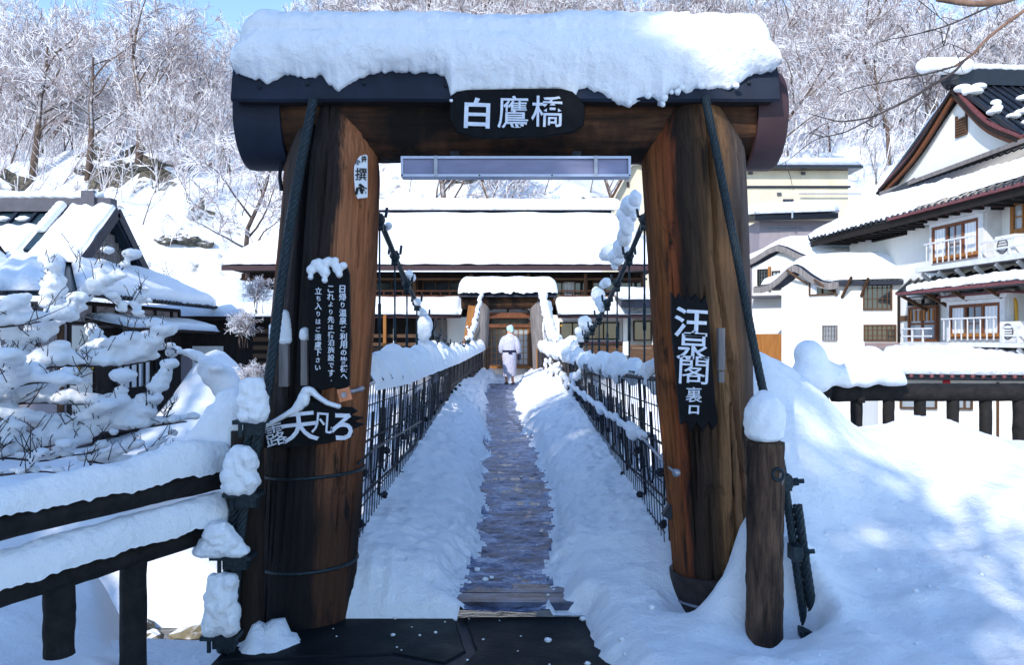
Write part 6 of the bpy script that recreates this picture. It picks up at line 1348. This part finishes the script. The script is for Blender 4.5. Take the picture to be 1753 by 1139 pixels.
# ------------------------------------------------------------------ near branches loaded with snow (tree standing outside the frame on the left)
def laden(parent, px_path, Y0, Y1, thick, rg, blobs, twmb, r=.02, side=.35, every=.13):
    P = smooth_path([at(x, y, lerp(Y0, Y1, i / (len(px_path) - 1))) for i, (x, y) in enumerate(px_path)], 26); L = sum((b - a).length for a, b in zip(P, P[1:]))
    twmb.tube(P, [r * (1 - .75 * i / 25) for i in range(26)], 6)
    for i, p in enumerate(resample(P, int(L / .055))):
        t = i / (L / .055); k = thick * (.48 + .85 * abs(n1(i * .16, px_path[0][1] * .1)) + .25 * rg.random()) * (1 - .5 * t ** 3)
        blobs.append((p + Vector((rg.gauss(0, .03), rg.gauss(0, .05), k * .88)), (k * 1.6, k * 1.25, k * .82)))
    k = int(L / every * .85)
    for j in range(k):
        t = (j + rg.random()) / k; i = min(24, int(t * 25)); b = P[i]; ax = (P[i + 1] - P[i]).normalized(); d = (ax * rg.uniform(.3, 1) + Vector((rg.gauss(0, .5), rg.gauss(0, .7), rg.uniform(-.05, .7)))).normalized(); l = rg.uniform(.15, .5)
        q = smooth_path([b, b + d * l * .5 + Vector((0, 0, rg.uniform(-.02, .05))), b + d * l + Vector((0, 0, rg.uniform(0, .12)))], 7); twmb.tube(q, [r * .35 * (1 - .6 * m_ / 6) for m_ in range(7)], 4)
        if rg.random() < .75:
            for m_, p in enumerate(resample(q, max(3, int(l / .06)))[1:]): kk = thick * rg.uniform(.35, .8); blobs.append((p + Vector((0, 0, kk * .55)), (kk * 1.5, kk * 1.5, kk * .85)))
        for _ in range(5):
            e = q[rg.randrange(2, 7)] + Vector((0, -rg.uniform(.02, .10), rg.uniform(.0, .09))); dd = Vector((rg.gauss(0, .5), rg.gauss(0, .3), rg.uniform(.4, 1))).normalized(); e2 = e + dd * rg.uniform(.03, .10); twmb.tube([e - dd * .05, e2], [.005, .0035], 3); twmb.tube([e2, e2 + (dd + Vector((rg.gauss(0, .6), 0, .2))).normalized() * .05], [.003, .002], 3); twmb.tube([e2, e2 + (dd + Vector((rg.gauss(0, .6), 0, .2))).normalized() * .045], [.003, .002], 3)
    return P
rg = random.Random(17)
lt = thing("snowy_tree", at(-330, 1000, 6.6), "leafless tree with thick snow on every branch at the left edge above the log railing", "tree")
base = at(-330, 1000, 6.6); bl = []; tw = MB()
tk = MB(); tk.tube(smooth_path([base, at(-310, 800, 6.6), at(-290, 640, 6.7), at(-240, 480, 6.8)], 14), [.13, .12, .10, .09, .08, .07, .06, .055, .05, .045, .04, .035, .03, .025], 10); tk.build("trunk", M["bark"], lt, True)
for pth, Y0, Y1, th, r in (([(-260, 700), (-120, 665), (0, 622), (60, 590), (112, 545), (160, 500), (205, 478)], 6.7, 7.4, .085, .03), ([(-120, 560), (0, 560), (90, 548)], 6.4, 6.8, .10, .018),
                           ([(-260, 720), (-80, 660), (56, 634), (120, 626), (200, 628), (258, 618)], 6.6, 7.2, .10, .026), ([(-240, 760), (-60, 700), (20, 665), (75, 655), (130, 660)], 6.6, 6.3, .10, .02), ([(-200, 730), (-40, 700), (60, 690), (130, 693), (180, 690)], 6.9, 7.2, .11, .02),
                           ([(-260, 760), (-90, 730), (10, 715), (90, 733), (150, 733), (230, 712), (258, 690)], 6.5, 6.9, .095, .024), ([(-240, 800), (-60, 790), (74, 766), (140, 745), (220, 736), (320, 722)], 6.3, 6.9, .10, .026), ([(-220, 820), (-60, 800), (0, 785), (70, 790), (110, 782), (160, 776)], 6.2, 6.4, .07, .02),
                           ([(-220, 850), (-40, 820), (20, 812), (75, 808), (120, 815)], 5.9, 6.1, .055, .02), ([(150, 790), (190, 795), (230, 796), (280, 790)], 6.6, 6.9, .07, .012), ([(160, 505), (190, 515), (215, 540), (240, 545)], 7.3, 7.7, .06, .009), ([(100, 620), (160, 600), (200, 598), (262, 600)], 7.2, 7.5, .09, .012)):
    laden(lt, pth, Y0, Y1, th, rg, bl, tw, r)
tw.build("branches", M["bark"], lt, True); snow_lumps("branch_snow", bl, lt, .017, None, 2, .035, .07)
print("laden", len(bl))
l2_ = thing("snowy_bough", at(420, 760, 7.6), "thick snow-covered bough curling like a white snake left of the gate log", "bough")
bl = []; tw = MB(); P = laden(l2_, [(425, 800), (405, 720), (392, 672), (370, 640), (342, 622), (315, 607), (284, 600)], 7.4, 7.8, .075, random.Random(3), bl, tw, .03, .3, .5)
bl += [(at(375, 645, 7.6), (.17, .13, .12)), (at(388, 662, 7.6), (.15, .13, .14)), (at(358, 632, 7.65), (.12, .1, .1)), (at(294, 603, 7.8), (.07, .06, .06))]
tw.build("branches", M["bark"], l2_, True); snow_lumps("branch_snow", bl, l2_, .02, None, 5)
for px, py, Y, h, lab in ((432, 650, 12.5, .34, "frosted thin shrub just left of the gate log"), (415, 560, 15, .34, "frosted shrub in front of the timber annex"), (440, 505, 18, .42, "white frosted bush under the hall's left eave")):
    p = at(px, py, Y); plant("bush", p.x, p.y, h, lab, None, "frosted_shrub", "shrub", None, p.z - .2)
# overhanging bare branches at the upper right (tree stands outside the frame)
bt = thing("bare_tree", (6.6, 7.4, -.2), "leafless dark branches reaching in from the right edge over the inn gable", "tree")
tw = MB(); tk = MB(); top = at(1790, -40, 6.6)
tk.tube(smooth_path([(6.6, 7.4, -.2), (6.4, 7.2, 2.2), (6.0, 7.0, 4.2), (5.2, 6.6, 5.4)], 14), [.14, .13, .12, .11, .10, .09, .08, .075, .07, .06, .055, .05, .045, .04], 9); tk.build("trunk", M["brown_bark"], bt, True)
def br(pts, Y, r0, r1, mb=tw):
    P = smooth_path([at(x, y, Y + .02 * i) if not isinstance(x, tuple) else x for i, (x, y) in enumerate(pts)], 24); mb.tube(P, [lerp(r0, r1, i / 23) for i in range(24)], 6); return P
thick = MB()
br([(2010, -160), (1830, -40), (1753, 18), (1731, 33), (1686, 69), (1665, 93), (1635, 113)], 6.4, .022, .012, thick); thick.build("bough", M["brown_bark"], bt, True)
th2 = MB(); br([(2000, -170), (1860, -60), (1728, -2), (1700, 4), (1671, 6), (1640, 3), (1604, -3)], 6.0, .035, .022, th2); th2.build("bough", M["brown_bark"], bt, True)
for pts, r0, r1 in (([(1830, -40), (1704, 7), (1625, 42), (1560, 60), (1513, 69), (1492, 81)], .012, .003), ([(1625, 45), (1614, 81), (1602, 93)], .006, .002), ([(1572, 0), (1600, 22), (1623, 42)], .004, .003), ([(1635, 113), (1596, 124), (1537, 136), (1477, 148), (1440, 160)], .008, .003), ([(1665, 93), (1640, 80), (1612, 70)], .004, .002),
                    ([(1595, 146), (1566, 164), (1522, 187), (1492, 200), (1459, 206), (1432, 207), (1384, 194)], .013, .003), ([(1595, 146), (1590, 160), (1570, 185), (1550, 200)], .007, .002), ([(1492, 203), (1444, 227), (1396, 239), (1351, 273), (1330, 285)], .007, .002), ([(1520, 190), (1500, 215), (1470, 228)], .004, .002), ([(1430, 207), (1405, 215), (1390, 230)], .003, .002), ([(1650, 105), (1630, 125), (1595, 146)], .009, .012), ([(1600, 124), (1585, 140), (1560, 150)], .004, .002)):
    P = br(pts, 6.4, r0, r1)
    for k in range(3): i = rnd.randrange(6, 22); d = Vector((rnd.gauss(-.4, .5), rnd.gauss(0, .4), rnd.gauss(-.1, .5))).normalized(); tw.tube([P[i], P[i] + d * .12, P[i] + d * .2 + Vector((0, 0, -.04))], [.0035, .003, .0015], 4)
tw.build("branches", M["bark"], bt, True)
# unseen tall cedars added behind the viewer's left shoulder to shade the near side
def cedar(x, y, H, rad, lab):
    t = thing("shade_cedar", (x, y, -.3), lab, "tree", "unseen shade cedars behind the viewer"); mb = MB(); mb.tube([(x, y, -.3), (x, y, H * .5), (x, y, H)], [.35, .22, .04], 8); mb.build("trunk", M["brown_bark"], t)
    mb = MB(); rg = random.Random(int(x * 10))
    for i in range(int(2100)):
        z = H * (.08 + .92 * (1 - math.sqrt(rg.random()))); rr = rad * (1 - z / H) ** .75 + .15; a = rg.uniform(0, 6.283); r = rr * math.sqrt(rg.uniform(.1, 1)); p = Vector((x + r * math.cos(a), y + r * math.sin(a), z)); s = rg.uniform(.3, .62)
        o = Vector((math.cos(a), math.sin(a), -.35)); q = o.cross(Vector((0, 0, 1))).normalized(); mb.add([p - q * s * .5, p + o * s * 1.2 - q * s * .2, p + o * s * 1.2 + q * s * .2 - Vector((0, 0, .1)), p + q * s * .5], [(0, 1, 2, 3)])
    mb.build("crown", M["cedar_needles"], t)
for x, y, kind, sc in ((-5.4, -8, 'big', .98), (-4.2, -9.5, 'thin', 1.1)): plant(kind, x, y, sc, 'unseen leafless tree added behind the viewer to dapple the right snow bank', 'unseen dapple trees behind the viewer')  # unseen bare trees, added to break up the sun on the right bank
for x, y, H, rad in SHADE_CEDARS: cedar(x, y, H, rad, "unseen tall dark cedar added behind the viewer to shade the near snow")
